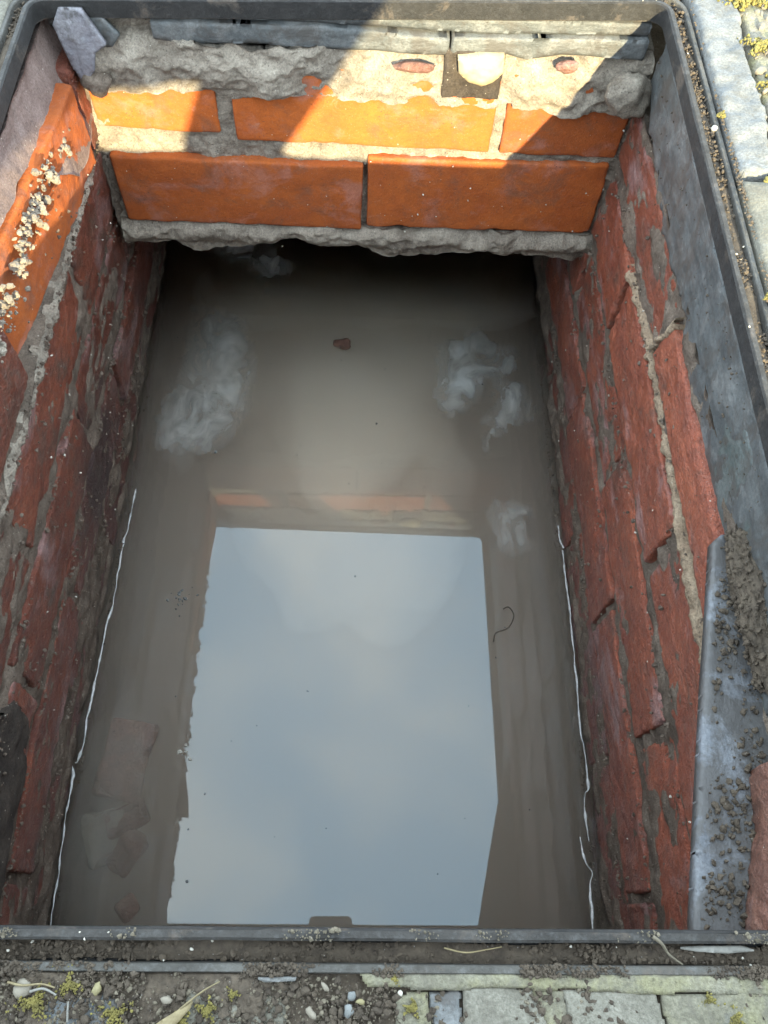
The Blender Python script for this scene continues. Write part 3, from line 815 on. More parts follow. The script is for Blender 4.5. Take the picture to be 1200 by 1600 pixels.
# soil lying in the groove
def groove_soil():
    pts = []; sz = []
    g = np.random.default_rng(3)
    n = 5200
    for i in range(n):
        side = g.choice(4, p=[0.36, 0.34, 0.12, 0.18]); o = g.uniform(0.0052, 0.0115)
        if side == 0: x, y, top = FW + o, g.uniform(-o, FL + o), -0.0035
        elif side == 1: x, y, top = g.uniform(-FW - o, FW + o), -o, -0.0078
        elif side == 2: x, y, top = g.uniform(-FW - o, FW + o), FL + o, -0.004
        else: x, y, top = -FW - o, g.uniform(-o, FL + o), -0.004
        d = vnoise(np.array([[x * 45, y * 45, 0]]), 5)[0]
        z = top + 0.0022 * d + g.uniform(-0.0022, 0.0006)
        pts.append((x, y, z)); sz.append(0.0005 + 0.0011 * g.random() ** 2)
    return scatter(fr(pts), sz, ICO1, 4)
tag(mk('soil_crumbs', *groove_soil(), 'soil', smooth=False), 'dark crumbly soil filling the groove of the steel frame', 'soil', kind='stuff')
def groove_bed():
    V, F = sweep([(0.0046, -0.0055), (0.0066, -0.0048), (0.0085, -0.0045), (0.0102, -0.0050), (0.0119, -0.0056)], closed=False, wob=0.0012, seed=9)
    ny = V[:, 1] < 0.004; V[ny, 2] -= 0.0036
    return V, F
tag(mk('soil_bed', *groove_bed(), 'soil'), 'bed of dark soil along the bottom of the frame groove', 'soil', kind='stuff')

# ------------------------------------------------------------------ slates and stones round the rim
def slate(pts, thick, origin, ax, mat, label, res=0.0016, rough=0.0005, jit=0.0, steps=0.0008, seed=0, group='slates packed under the frame', name='slate'):
    V, F = plate(pts, thick, res, rough, jit=jit, seed=seed, steps=steps, bevel=0.0008)
    o = mk(name, xf(V, origin, *ax), F, mat)
    return tag(o, label, 'slate' if name == 'slate' else name, group)
far_ax = ((1, 0, 0), (0, 0, 1), (0, -1, 0))
slate([(-0.145, -0.0285), (-0.118, -0.0305), (-0.06, -0.028), (-0.055, -0.031), (0.015, -0.030), (0.075, -0.0315), (0.075, -0.018), (-0.02, -0.0135), (-0.145, -0.015)], 0.05, (0, 0.6075, 0), far_ax, 'slate', 'long dull grey slate above the left half of the far mortar bed', 0.0018, 0.0006, seed=2)
slate([(0.0765, -0.0310), (0.118, -0.0275), (0.135, -0.0320), (0.160, -0.0265), (0.223, -0.0285), (0.223, -0.0125), (0.0765, -0.0165)], 0.05, (0, 0.6070, 0), far_ax, 'slate', 'sunlit pale grey slate at the right end of the far side', 0.0018, 0.0006, seed=4)
slate([(-0.13, -0.0135), (-0.02, -0.0120), (0.10, -0.0150), (0.222, -0.0110), (0.222, -0.0020), (-0.13, -0.0080)], 0.05, (0, 0.6100, 0), far_ax, 'slate', 'thin upper slate tucked right under the far edge of the steel frame', 0.0018, 0.0004, seed=6)
# loose shard in the far left corner
slate([(-0.214, -0.018), (-0.207, -0.006), (-0.190, -0.005), (-0.176, -0.027), (-0.186, -0.034), (-0.189, -0.047), (-0.199, -0.058), (-0.206, -0.047)], 0.006, (0, 0.556, 0),
      ((1, -0.12, 0), (0.05, 0.15, 1), (0.12, -1, 0.15)), 'slate_lilac', 'loose lilac grey slate shard wedged in the far left corner', 0.0012, 0.0007, steps=0.002, seed=8, group=None)
slate([(-0.200, -0.008), (-0.187, -0.003), (-0.168, -0.024), (-0.176, -0.033), (-0.184, -0.034)], 0.005, (0, 0.566, 0), ((1, -0.1, 0), (0.0, 0.1, 1), (0.1, -1, 0.1)), 'slate', 'darker small slate tucked behind the loose lilac shard', 0.0012, 0.0006, steps=0.0015, seed=9, group=None)
# right hand slates: the upright face under the frame
ra = ((0, 1, 0), (0, 0, 1), (-1, 0, 0))
slate([(0.10, -0.075), (0.20, -0.070), (0.26, -0.084), (0.33, -0.079), (0.38, -0.066), (0.44, -0.073), (0.52, -0.060), (0.575, -0.050), (0.575, -0.008), (0.10, -0.020)], 0.030, (0.2470, 0, 0), ra, 'slate', 'tall grey slate standing on edge under the right side of the frame', 0.0018, 0.0012, jit=0.0035, seed=11)
slate([(0.02, -0.082), (0.12, -0.088), (0.20, -0.085), (0.262, -0.072), (0.315, -0.050), (0.30, -0.028), (0.16, -0.030), (0.02, -0.040)], 0.012, (0.2385, 0, 0), ((0.0, 1, 0), (0, 0, 1), (-1, 0, 0)), 'slate_green', 'dark green grey slate leaning in front of the tall right slate', 0.0022, 0.0007, seed=12)
# flat slate on the near right wall top
slate([(0.232, 0.208), (0.224, 0.202), (0.214, 0.160), (0.203, 0.116), (0.193, 0.073), (0.186, 0.043), (0.177, 0.003), (0.174, -0.02), (0.235, -0.02), (0.238, 0.12)], 0.008, (0, 0, -0.079), ((1, 0, 0), (0, 1, 0), (0, 0, 1)), 'slate_blue', 'flat blue grey slate lying on the near right wall, dotted with soil', 0.0018, 0.0006, seed=14)
slate([(-0.25, 0.126), (-0.213, 0.128), (-0.203, 0.126), (-0.207, 0.153), (-0.214, 0.182), (-0.25, 0.2)], 0.009, (0, 0, -0.034), ((1, 0, 0), (0, 1, 0), (0, 0, 1)), 'slate', 'grey slate corner jutting inward under the left side of the frame', 0.002, 0.0005, seed=15)
# soft bits
def lump(center, dims, mat, name, label, cat, seed, fine=0.12, ic=None):
    v, f = ic or ico(5)
    P = v * 1.0 + seed * 3.3
    r = 1 + 0.28 * fbm(P, 1.2, 3, seed) + fine * fbm(P, 5, 4, seed + 1)
    return tag(mk(name, v * r[:, None] * np.array(dims) + np.array(center), f, mat), label, cat)
def soil_lump():
    g = np.random.default_rng(44); v, f = ico(4)
    d0 = np.array([0.0105, 0.046, 0.014]); c0 = np.array([0.2335, 0.155, -0.062])
    V0 = v * (1 + 0.3 * fbm(v + 9, 1.6, 5, 3, 0.6))[:, None] * d0 + c0
    q = V0[g.integers(0, len(V0), 1700)] + g.normal(size=(1700, 3)) * 0.0007
    V1, F1 = scatter(q, 0.0005 + 0.0017 * g.random(1700) ** 3, ICO1, 45)
    return np.concatenate([V0, V1]), f.tolist() + (F1 + len(V0)).tolist()
tag(mk('soil_lump', *soil_lump(), 'soil', smooth=False), 'black crumbly lump of soil on the blue grey slate under the right frame', 'soil lump')
V, F = roundbox(0.040, 0.105, 0.030, 0.0016, 0.004, 91, 0.0026, 0.014, 0.0007)
ang = -0.2
V = V @ np.array([[math.cos(ang), math.sin(ang), 0], [-math.sin(ang), math.cos(ang), 0], [0, 0, 1]])
tag(mk('brick_fragment', V + np.array([0.2265, 0.018, -0.063]), F, 'brick_rubble'), 'rough pinkish brick fragment beside the flat blue grey slate', 'brick fragment')
V, F = plate([(0.082, -0.029), (0.099, -0.0265), (0.117, -0.0265), (0.1185, -0.040), (0.112, -0.047), (0.103, -0.0515), (0.092, -0.0475), (0.084, -0.041)], 0.018, 0.0012, 0.0016, seed=19, nscale=60, bevel=0.005)
tag(mk('stone', pl_far(V[:, 0], V[:, 1], V[:, 2] + 0.003), F, 'stone_buff'), 'pale yellow stone in the gap of the far mortar bed', 'stone')
lump((-0.195, 0.577, -0.058), (0.011, 0.012, 0.010), 'mortar_dirty', 'mortar_lump', 'grey lump of mortar behind the slate shard in the far left corner', 'mortar lump', 6, 0.1, ICO3)
lump((0.214, 0.572, -0.048), (0.018, 0.014, 0.017), 'mortar', 'mortar_lump', 'rounded lump of mortar under the pale slate in the far right corner', 'mortar lump', 7, 0.08, ico(4))

# crumbs of soil on ledges and grit stuck to the walls
def ledge_crumbs():
    g = np.random.default_rng(8); pts = []; sz = []
    for i in range(3600):
        y = g.uniform(0.0, 0.20); t = g.random()
        x0 = 0.177 + 0.047 * y / 0.2
        w = 1 if y < 0.12 else 0.6
        if vnoise(np.array([[y * 60, t * 3, 0.5]]), 3)[0] + g.uniform(-0.5, 0.5) < (0.1 if y > 0.06 else -0.25): continue
        pts.append((x0 + 0.003 + t * 0.028 * w, y, -0.0747)); sz.append(0.0002 + 0.0022 * g.random() ** 8)
    for i in range(170):                                    # here and there on the upright slates
        y = g.uniform(0.2, 0.57); pts.append((0.2288, y, -0.018 - 0.05 * g.random() ** 2)); sz.append(0.0003 + 0.0009 * g.random() ** 3)
    return scatter(pts, sz, ICO1, 12)
tag(mk('soil_crumbs', *ledge_crumbs(), 'soil', smooth=False), 'dark soil crumbs scattered over the near right slate', 'soil', kind='stuff')
def wall_grit(place, seed, n):
    g = np.random.default_rng(seed); pts = []; sz = []
    while len(pts) < n:
        ci = g.integers(0, 5); z = (COURSES[ci][0] - 0.006 if g.random() < 0.75 else g.uniform(-0.40, -0.07)) + g.normal() * 0.004; y = g.uniform(0.0, 0.62)
        if vnoise(np.array([[y * 22, z * 30, ci]]), seed)[0] < g.uniform(-0.6, 0.5): continue
        pts.append((y, z)); sz.append(0.0005 + 0.0014 * g.random() ** 3)
    P = np.array(pts); return scatter(place(P[:, 0], P[:, 1], np.full(len(P), 0.0025)), sz, ICO1, seed)
tag(mk('mortar_grit', *wall_grit(pl_left, 21, 1500), 'mortar_dirty', smooth=False), 'loose mortar grit clinging to the left wall joints', 'grit', kind='stuff')
tag(mk('mortar_grit', *wall_grit(pl_right, 22, 1100), 'mortar_dirty', smooth=False), 'loose mortar grit clinging to the right wall joints', 'grit', kind='stuff')
def pale_specks():
    g = np.random.default_rng(31); pts = []; sz = []
    for i in range(90):
        k = g.choice(3)
        if k == 0: q = pl_left(np.array([g.uniform(0.1, 0.6)]), np.array([g.uniform(-0.4, -0.08)]), np.array([0.004]))[0]
        elif k == 1: q = pl_right(np.array([g.uniform(0.02, 0.6)]), np.array([g.uniform(-0.4, -0.08)]), np.array([0.004]))[0]
        else: q = pl_far(np.array([g.uniform(-0.2, 0.22)]), np.array([g.uniform(-0.23, -0.11)]), np.array([0.0035]))[0]
        pts.append(q); sz.append(g.uniform(0.0005, 0.0011))
    for i in range(60):                                    # on the frame and in its groove
        o = g.uniform(0.001, 0.012); s_ = g.choice(3)
        q = (FW + o, g.uniform(0, FL), 0.0) if s_ == 0 else (g.uniform(-FW, FW), -o, 0.0) if s_ == 1 else (g.uniform(-FW, FW), FL + o, 0)
        pts.append(fr((q[0], q[1], 0.0006 if o < 0.0046 else -0.0025 if s_ != 1 else -0.006))[0]); sz.append(g.uniform(0.0003, 0.0008))
    return scatter(pts, sz, ICO1, 31)
tag(mk('pale_grit', *pale_specks(), 'grit_pale', smooth=False), 'tiny pale grit specks stuck on the bricks and the frame', 'grit', kind='stuff')

# ------------------------------------------------------------------ ground round the frame
ZG = -0.0010
def paver(pts, top, mat, label=None, res=0.0025, thick=0.02, rough=0.0008, seed=0, jit=0.0008, nscale=70, bevel=0.002):
    V, F = plate(pts, thick, res, rough, jit=jit, seed=seed, nscale=nscale, bevel=bevel)
    V[:, 2] += top - thick / 2
    o = mk('paving_slab', fr(V), F, mat); attach(o, ground)
    if label: o['label'] = label
    return o
# right hand side
paver([(0.2425, 0.405), (0.262, 0.408), (0.270, 0.46), (0.268, 0.50), (0.272, 0.56), (0.266, 0.62), (0.268, 0.72), (0.2425, 0.72)], 0.004, 'concrete_pale', 'pale rough concrete strip', 0.002, rough=0.0016, seed=3)
paver([(0.2425, 0.18), (0.33, 0.18), (0.33, 0.398), (0.2425, 0.402)], 0.003, 'concrete_grey', 'smooth grey slab', 0.003, rough=0.0006, seed=4)
paver([(0.2425, -0.02), (0.33, -0.02), (0.33, 0.174), (0.2425, 0.174)], 0.003, 'concrete_grey', 'smooth grey slab', 0.003, rough=0.0006, seed=5)
paver([(0.266, 0.402), (0.40, 0.402), (0.40, 0.76), (0.271, 0.76), (0.269, 0.62), (0.276, 0.56), (0.272, 0.50), (0.274, 0.46)], 0.001, 'concrete_tan', 'worn gravelly concrete', 0.0035, rough=0.002, seed=6)
# near side, seen from straight above
paver([(0.020, -0.0149), (0.20, -0.0149), (0.20, -0.0212), (0.12, -0.0206), (0.075, -0.0196), (0.045, -0.0204), (0.022, -0.019)], -0.0006, 'concrete_green', 'greenish mortar strip', 0.0009, 0.012, 0.0006, 7, 0.0006, 160, 0.0008)
paver([(0.0585, -0.0190), (0.0835, -0.0196), (0.0925, -0.034), (0.0965, -0.060), (0.0505, -0.060), (0.0575, -0.034)], -0.0012, 'concrete_grey', 'smooth grey slab', 0.0010, 0.012, 0.0003, 8, 0.0006, 120, 0.0010)
paver([(0.0945, -0.0198), (0.1305, -0.0203), (0.1335, -0.038), (0.1335, -0.060), (0.1000, -0.060), (0.0985, -0.034)], -0.0010, 'concrete_grey', 'cracked grey slab', 0.0010, 0.012, 0.0003, 9, 0.0006, 120, 0.0010)
paver([(0.1313, -0.0206), (0.20, -0.0212), (0.20, -0.060), (0.1345, -0.060), (0.1345, -0.038)], -0.0008, 'concrete_green', 'yellowish green slab', 0.0010, 0.012, 0.0006, 10, 0.0006, 150, 0.0010)
paver([(0.0825, -0.0195), (0.0960, -0.0198), (0.0995, -0.034), (0.101, -0.060), (0.0955, -0.060), (0.0915, -0.036)], -0.0017, 'concrete_green', 'crumbly greenish mortar', 0.0009, 0.012, 0.0008, 11, 0.0008, 200, 0.0006)
paver([(0.0335, -0.0225), (0.0455, -0.0205), (0.0475, -0.034), (0.046, -0.060), (0.034, -0.060)], -0.0014, 'concrete_green', 'small pale slab', 0.0010, 0.012, 0.0004, 12, 0.0006, 140, 0.0010)
paver([(0.046, -0.0215), (0.058, -0.0195), (0.0580, -0.034), (0.051, -0.060), (0.047, -0.060)], -0.0016, 'slate', 'dark blue grey slab', 0.0010, 0.012, 0.0005, 13, 0.0006, 140, 0.0010)
paver([(-0.096, -0.0235), (-0.075, -0.0225), (-0.068, -0.026), (-0.070, -0.060), (-0.10, -0.060)], -0.0022, 'slate', 'dark grey slab', 0.0010, 0.012, 0.0004, 14, 0.0006, 140, 0.0010)
paver([(-0.045, -0.0205), (-0.020, -0.0195), (-0.006, -0.024), (-0.010, -0.060), (-0.045, -0.060)], -0.0026, 'concrete_grey', 'soiled grey slab', 0.0012, 0.012, 0.0006, 15, 0.0008, 140, 0.0010)
# far and left sides
paver([(-0.42, 0.604), (0.235, 0.604), (0.235, 0.80), (-0.42, 0.80)], 0.002, 'concrete_grey', None, 0.006, rough=0.0008, seed=16)
paver([(-0.42, -0.02), (-0.2425, -0.02), (-0.2425, 0.598), (-0.42, 0.598)], 0.002, 'concrete_grey', None, 0.006, rough=0.0008, seed=17)
paver([(-0.42, -0.25), (0.42, -0.25), (0.42, -0.064), (-0.42, -0.064)], 0.0, 'concrete_green', None, 0.006, rough=0.0008, seed=18)

# soil spread over the near edge
def soil_spread(seed, n, region, smin, smax, thr):
    g = np.random.default_rng(seed); pts = []; sz = []
    x0, x1, y0, y1 = region; cnt = 0
    X = g.uniform(x0, x1, n * 4); Y = g.uniform(y0, y1, n * 4)
    d = fbm(np.column_stack([X, Y, 0 * X]), 70, 3, 77)
    k = d + g.uniform(-0.35, 0.35, n * 4) > thr(X, Y)
    X, Y, d = X[k][:n], Y[k][:n], d[k][:n]
    s = smin + (smax - smin) * g.random(len(X)) ** 5
    z = -0.0022 + np.clip(d, 0, 1) * 0.0022 * g.random(len(X))
    return scatter(fr(np.column_stack([X, Y, z])), s, ICO1, seed)
den = lambda X, Y: np.where(X < 0.02, -0.75, np.where(X < 0.06, -0.30, 0.02)) + np.where(Y > -0.0165, 0.35, 0)
tag(mk('soil_crumbs', *soil_spread(51, 11000, (-0.22, 0.20, -0.055, -0.0145), 0.0003, 0.0021, den), 'soil', smooth=False), 'dark soil crumbs strewn along the near edge of the frame', 'soil', kind='stuff')
tag(mk('soil_crumbs', *soil_spread(52, 7500, (-0.22, 0.20, -0.055, -0.0150), 0.0003, 0.0012, den), 'soil_grey', smooth=False), 'grey brown grit strewn along the near edge of the frame', 'grit', kind='stuff')
Vr, Fr_ = soil_spread(57, 420, (-0.22, 0.20, -0.0043, -0.0004), 0.0003, 0.0012, lambda X, Y: 0 * X + 0.45); Vr[:, 2] += 0.0028
tag(mk('soil_crumbs', Vr, Fr_, 'soil_grey', smooth=False), 'dry soil crumbs lying on the near rim of the frame', 'soil', kind='stuff')
den2 = lambda X, Y: np.where(X < -0.06, -0.15, np.where(X < 0.06, -0.05, 0.15))
Vf, Ff = soil_spread(53, 5200, (-0.22, 0.20, -0.0160, -0.0118), 0.0003, 0.0011, den2); Vf[:, 2] += 0.0016
tag(mk('soil_crumbs', Vf, Ff, 'soil', smooth=False), 'dark soil spilled over the near flange of the frame', 'soil', kind='stuff')
V = []; xs = np.linspace(-0.24, 0.20, 740); ys = np.linspace(-0.066, -0.0150, 86)
U_, Y_ = np.meshgrid(xs, ys, indexing='ij'); P_ = np.column_stack([U_.ravel(), Y_.ravel(), 0 * U_.ravel()])
hz = -0.0042 + 0.0016 * fbm(P_, 60, 5, 81, 0.55) + 0.0007 * fbm(P_, 330, 3, 83, 0.6) + 0.0016 * np.clip((0.02 - P_[:, 0]) / 0.05, 0, 1)
P_[:, 2] = np.where(P_[:, 1] > -0.0155, -0.006, hz)
tag(mk('soil_bed', fr(P_), gridfaces(740, 86).tolist(), 'soil'), 'dark soil between the slabs along the near edge', 'soil', kind='stuff')
# moss
def moss(region, n, seed, zc, centers):
    g = np.random.default_rng(seed); pts = []; sz = []
    for cx, cy, rr, m in [(q[0], q[1], q[2], int(q[3] * 2.2)) for q in centers]:
        a = g.uniform(0, 6.28, m); r = rr * np.abs(g.normal(size=m)) * (0.45 + 0.3 * np.sin(a * 3 + cx * 900) + 0.15 * np.sin(a * 5 + cy * 700))
        for q, w in zip(a, r): pts.append((cx + math.cos(q) * w, cy + math.sin(q) * w * 0.8, zc + g.random() * rr * 0.18)); sz.append(region * (0.4 + g.random()))
    return scatter(fr(pts), sz, ICO1, seed, (0.5, 1.3), 0.5)
tag(mk('moss', *moss(0.00042, 0, 61, -0.0010, [(-0.088, -0.0195, 0.004, 150), (-0.100, -0.025, 0.006, 240), (-0.070, -0.0285, 0.005, 200), (-0.036, -0.027, 0.004, 130), (-0.045, -0.031, 0.004, 120), (0.0395, -0.026, 0.0028, 110), (0.033, -0.0165, 0.0015, 40), (0.158, -0.029, 0.004, 90), (-0.027, -0.022, 0.002, 40), (0.150, -0.0225, 0.003, 60)]), 'moss', smooth=False), 'yellow moss in tufts on the near ground', 'moss', kind='stuff')
tag(mk('moss', *moss(0.0011, 0, 62, 0.002, [(0.283, 0.582, 0.016, 700), (0.296, 0.60, 0.014, 400), (0.280, 0.53, 0.010, 260), (0.283, 0.49, 0.010, 240), (0.29, 0.45, 0.012, 300), (0.250, 0.603, 0.006, 130), (0.2415, 0.46, 0.003, 60), (0.241, 0.31, 0.003, 50), (0.262, 0.403, 0.004, 60)]), 'moss', smooth=False), 'bright yellow moss on the ground right of the far frame corner', 'moss', kind='stuff')
def gravel():
    g = np.random.default_rng(71); pts = []; sz = []
    for i in range(700):
        x, y = g.uniform(0.274, 0.39), g.uniform(0.41, 0.74); pts.append((x, y, 0.0005 + g.random() * 0.001)); sz.append(0.0012 + 0.0035 * g.random() ** 2)
    return scatter(fr(pts), sz, ICO2, 71, (0.4, 0.7), 0.15)
tag(mk('gravel', *gravel(), 'pebble_pale'), 'tan gravel set in the worn concrete on the right', 'gravel', kind='stuff')
def joint_soil():
    g = np.random.default_rng(72); pts = []; sz = []
    for i in range(900):
        y = g.uniform(0.15, 0.62); x = 0.2412 + g.normal() * 0.0009
        if vnoise(np.array([[y * 40, 1.2, 0]]), 4)[0] < g.uniform(-0.7, 0.7): continue
        pts.append((x, y, 0.0015 + g.random() * 0.0015)); sz.append(0.0004 + 0.0008 * g.random() ** 2)
    return scatter(fr(pts), sz, ICO1, 72)
tag(mk('soil_crumbs', *joint_soil(), 'soil', smooth=False), 'dark soil in the joint between frame and right concrete strip', 'soil', kind='stuff')
# countable stones on the near edge
for i, (x, y, s_, mt, lab) in enumerate((
        (-0.078, -0.0205, 0.0024, 'pebble_yellow', 'yellowish pebble at the left of the near soil'),
        (-0.106, -0.0205, 0.0034, 'pebble_pale', 'cream pebble by the left edge of the near ground'),
        (-0.0515, -0.0240, 0.0022, 'pebble_pale', 'pale angular pebble beside the dry leaf'),
        (0.0070, -0.0195, 0.0020, 'pebble_pale', 'buff pebble below the middle of the near frame edge'),
        (0.0160, -0.0270, 0.0021, 'pebble_grey', 'blue grey pebble in the middle of the near soil'),
        (0.0170, -0.0225, 0.0016, 'pebble_grey', 'small grey pebble above the blue grey one'),
        (0.0205, -0.0240, 0.0018, 'pebble_yellow', 'olive pebble right of the small grey one'),
        (0.0020, -0.0275, 0.0024, 'pebble_pale', 'tan pebble left of the blue grey one'),
        (0.0350, -0.0215, 0.0011, 'grit_pale', 'tiny white pebble on the small pale slab'),
        (0.2365, 0.452, 0.0024, 'grit_pale', 'white pebble in the groove right of the opening'))):
    Vp, Fp = pebble(s_, 11 + i, 0.55, ICO2, 0.35)
    zz = -0.0016 if y < 0 else -0.001
    tag(mk('pebble', fr(Vp + np.array([x, y, zz])), Fp, mt), lab, 'pebble', 'pebbles round the frame')
# straw, leaf, twigs
def twig(name, pts, r0, r1, mat, label, cat, n=24):
    c = spline(pts, n); V, F = tube(fr(c), np.linspace(r0, r1, n), 6)
    return tag(mk(name, V, F, mat), label, cat)
twig('straw', [(-0.111, -0.0185, 0), (-0.105, -0.0195, .0006), (-0.098, -0.0190, .0008), (-0.093, -0.0202, .0003)], 0.0005, 0.0003, 'straw', 'bent yellow straw on the moss at the left', 'straw')
twig('straw', [(-0.102, -0.0215, 0), (-0.097, -0.0205, .0008), (-0.092, -0.0225, .0004)], 0.0006, 0.0003, 'straw_pale', 'pale forked straw under the yellow one', 'straw')
twig('straw', [(-0.0865, -0.031, 0), (-0.0868, -0.027, .0008), (-0.0872, -0.0245, .0003)], 0.00045, 0.0003, 'straw_pale', 'upright white straw between the moss tufts', 'straw')
twig('twig', [(-0.052, -0.033, 0), (-0.046, -0.027, .0012), (-0.038, -0.021, .0016), (-0.032, -0.0178, .0006)], 0.0006, 0.0002, 'straw', 'brown grass stem leaning up from the dry leaf', 'twig')
twig('twig', [(0.052, -0.0065, -.004), (0.060, -0.0080, -.003), (0.068, -0.0070, -.003), (0.074, -0.0060, -.003)], 0.00035, 0.0002, 'straw', 'curved thin stem lying in the near groove', 'twig')
twig('twig', [(0.131, -0.002, 0.0012), (0.134, -0.0045, .0014), (0.137, -0.008, -.0015), (0.142, -0.0115, -.002)], 0.0009, 0.0003, 'soil_grey', 'muddy rootlet draped over the near frame rim', 'twig')
V, F = plate([(-0.058, -0.034), (-0.052, -0.030), (-0.044, -0.0255), (-0.041, -0.0235), (-0.042, -0.0265), (-0.047, -0.032), (-0.053, -0.036)], 0.0006, 0.0007, 0.0004, seed=5, steps=0, nscale=200)
V[:, 2] += 0.0004 + 0.0012 * np.sin((V[:, 0] + 0.058) * 180); tag(mk('dry_leaf', fr(V), F, 'straw'), 'curled yellow dry leaf on the near soil', 'leaf')
V, F = plate([(-0.018, -0.0163), (-0.0035, -0.0160), (-0.0040, -0.0176), (-0.0150, -0.0180), (-0.0178, -0.0172)], 0.0012, 0.0006, 0.0003, seed=6, steps=0, nscale=200)
V[:, 2] += 0.0003; tag(mk('stone_chip', fr(V), F, 'concrete_pale'), 'thin pale grey stone chip against the near flange', 'stone chip')
V, F = plate([(0.139, -0.0058), (0.150, -0.0052), (0.166, -0.0050), (0.172, -0.0068), (0.160, -0.0078), (0.148, -0.0072)], 0.0008, 0.0007, 0.0006, seed=7, steps=0, nscale=150)
V[:, 2] += -0.0035; tag(mk('dry_leaf', fr(V), F, 'straw_pale'), 'pale grey strip of dead leaf in the near groove', 'leaf')

# ------------------------------------------------------------------ in and on the water
def tissue(pts, z, label, seed, amp=0.006, tilt=(0, 0)):
    pts = np.asarray(pts, float); c = pts.mean(0); res = 0.003
    V, F = plate(pts, 0.0003, res, 0.0, jit=0.012, seed=seed, steps=0, bevel=0, open_bottom=True)
    n = len(V) // 2; V = V[:n]; F = [f for f in F if max(f) < n]
    P = np.column_stack([V[:, :2], np.zeros(n)])
    sd, _ = polydist(pts, V[:, :2])
    V[:, 2] = z + amp * fbm(P, 24, 3, seed) + (V[:, 0] - c[0]) * tilt[0] + (V[:, 1] - c[1]) * tilt[1]
    V[:, 2] = np.minimum(V[:, 2], WZ - 0.0015) if z < WZ else z + 0.0012 * (fbm(P, 40, 3, seed) + 1.2)
    o = mk('tissue', V, F, 'tissue')
    at = o.data.attributes.new('thin', 'FLOAT', 'POINT')
    at.data.foreach_set('value', np.clip((sd + 0.006) / 0.030, 0, 1))
    return tag(o, label, 'tissue', 'pale tissues drifting in the murky water')
tissue([(-0.185, 0.800), (-0.126, 0.800), (-0.088, 0.770), (-0.074, 0.735), (-0.095, 0.728), (-0.105, 0.700), (-0.122, 0.735), (-0.181, 0.762)], WZ + 0.0004, 'white tissue fanned out just below the far mortar lip', 3, 0.004)
tissue([(-0.200, 0.690), (-0.135, 0.675), (-0.108, 0.60), (-0.120, 0.52), (-0.150, 0.470), (-0.215, 0.470), (-0.224, 0.54), (-0.205, 0.60)], WZ - 0.014, 'broad pale tissue cloud along the left waterline', 4, 0.008)
tissue([(0.110, 0.640), (0.165, 0.672), (0.208, 0.635), (0.212, 0.60), (0.170, 0.575), (0.150, 0.545), (0.120, 0.53), (0.100, 0.555)], WZ - 0.009, 'crumpled pale tissue near the right wall, the upper one', 5, 0.007)
tissue([(0.172, 0.600), (0.218, 0.585), (0.226, 0.53), (0.190, 0.515), (0.160, 0.480), (0.158, 0.52), (0.170, 0.55)], WZ - 0.009, 'crumpled pale tissue near the right wall, just below the upper one', 6, 0.006)
tissue([(0.163, 0.425), (0.206, 0.412), (0.206, 0.365), (0.185, 0.350), (0.168, 0.362), (0.158, 0.395)], WZ - 0.010, 'small pale tissue beside the right corner of the sky reflection', 7, 0.005)
def silt(parts, mat, label, name='silt_cloud'):
    v, f = ico(4); V = []; F = []
    for i, (c, d, sd) in enumerate(parts):
        rr = 1 + 0.42 * fbm(v + sd, 1.3, 4, sd)
        w = v * rr[:, None] * np.array(d) + np.array(c); w[:, 2] = np.minimum(w[:, 2], WZ - 0.0012)
        F += (f + len(v) * i).tolist(); V.append(w)
    return tag(mk(name, np.concatenate(V), F, mat), label, 'silt', kind='stuff')
silt([((0.0, 0.655, WZ - 0.060), (0.19, 0.23, 0.062), 3)], 'silt', 'yellowish brown silt hanging in the far water')
silt([((0.02, 0.44, WZ - 0.085), (0.14, 0.15, 0.055), 5)], 'silt', 'thin silt hanging in the middle of the water')
silt([((0.0, 0.815, WZ - 0.030), (0.25, 0.125, 0.030), 14)], 'silt_lift', 'added thick silt brightening the water below the broken mortar lip')  # extra silt, put in to brighten the dark far water
silt([((-0.205, 0.10, WZ - 0.014), (0.038, 0.115, 0.007), 15)], 'silt', 'thin silt drifting over the sunken rubble')
silt([((-0.165, 0.585, WZ - 0.014), (0.036, 0.080, 0.011), 7), ((-0.190, 0.50, WZ - 0.014), (0.028, 0.050, 0.010), 8), ((-0.145, 0.65, WZ - 0.014), (0.020, 0.050, 0.008), 9)], 'silt_pale', 'pale milky cloud along the left side of the far water')
def chunk(center, dims, rot, mat, label, seed, name='brick_fragment', cat='brick fragment'):
    V, F = roundbox(dims[0], dims[1], dims[2], 0.004, 0.004, seed, 0.004, 0.014)
    tag(mk(name, xf(V, center, *axes(*rot)), F, mat), label, cat, 'rubble under water at the left')
chunk((-0.205, 0.143, WZ - 0.050), (0.042, 0.075, 0.03), (0.1, 0.3, -0.15), 'brick_rubble', 'sunken orange brick piece, the longest at the left', 101)
chunk((-0.196, 0.090, WZ - 0.052), (0.038, 0.026, 0.03), (0.2, 0.1, 0.5), 'brick_rubble', 'sunken wedge of brick below the long orange piece', 102)
chunk((-0.192, 0.060, WZ - 0.046), (0.024, 0.034, 0.03), (0.3, 0.2, -0.5), 'brick_rubble', 'small sunken brick piece nearest the near frame edge', 103)
chunk((-0.217, 0.070, WZ - 0.056), (0.035, 0.050, 0.03), (0.2, 0.4, 0.3), 'pebble_pale', 'sunken pale mortar lump beside the left wall', 104, 'mortar_lump', 'mortar lump')
chunk((-0.186, 0.016, WZ - 0.050), (0.020, 0.020, 0.02), (0.3, 0.2, 0.8), 'brick_rubble', 'tiny sunken brick piece by the near frame edge', 105)
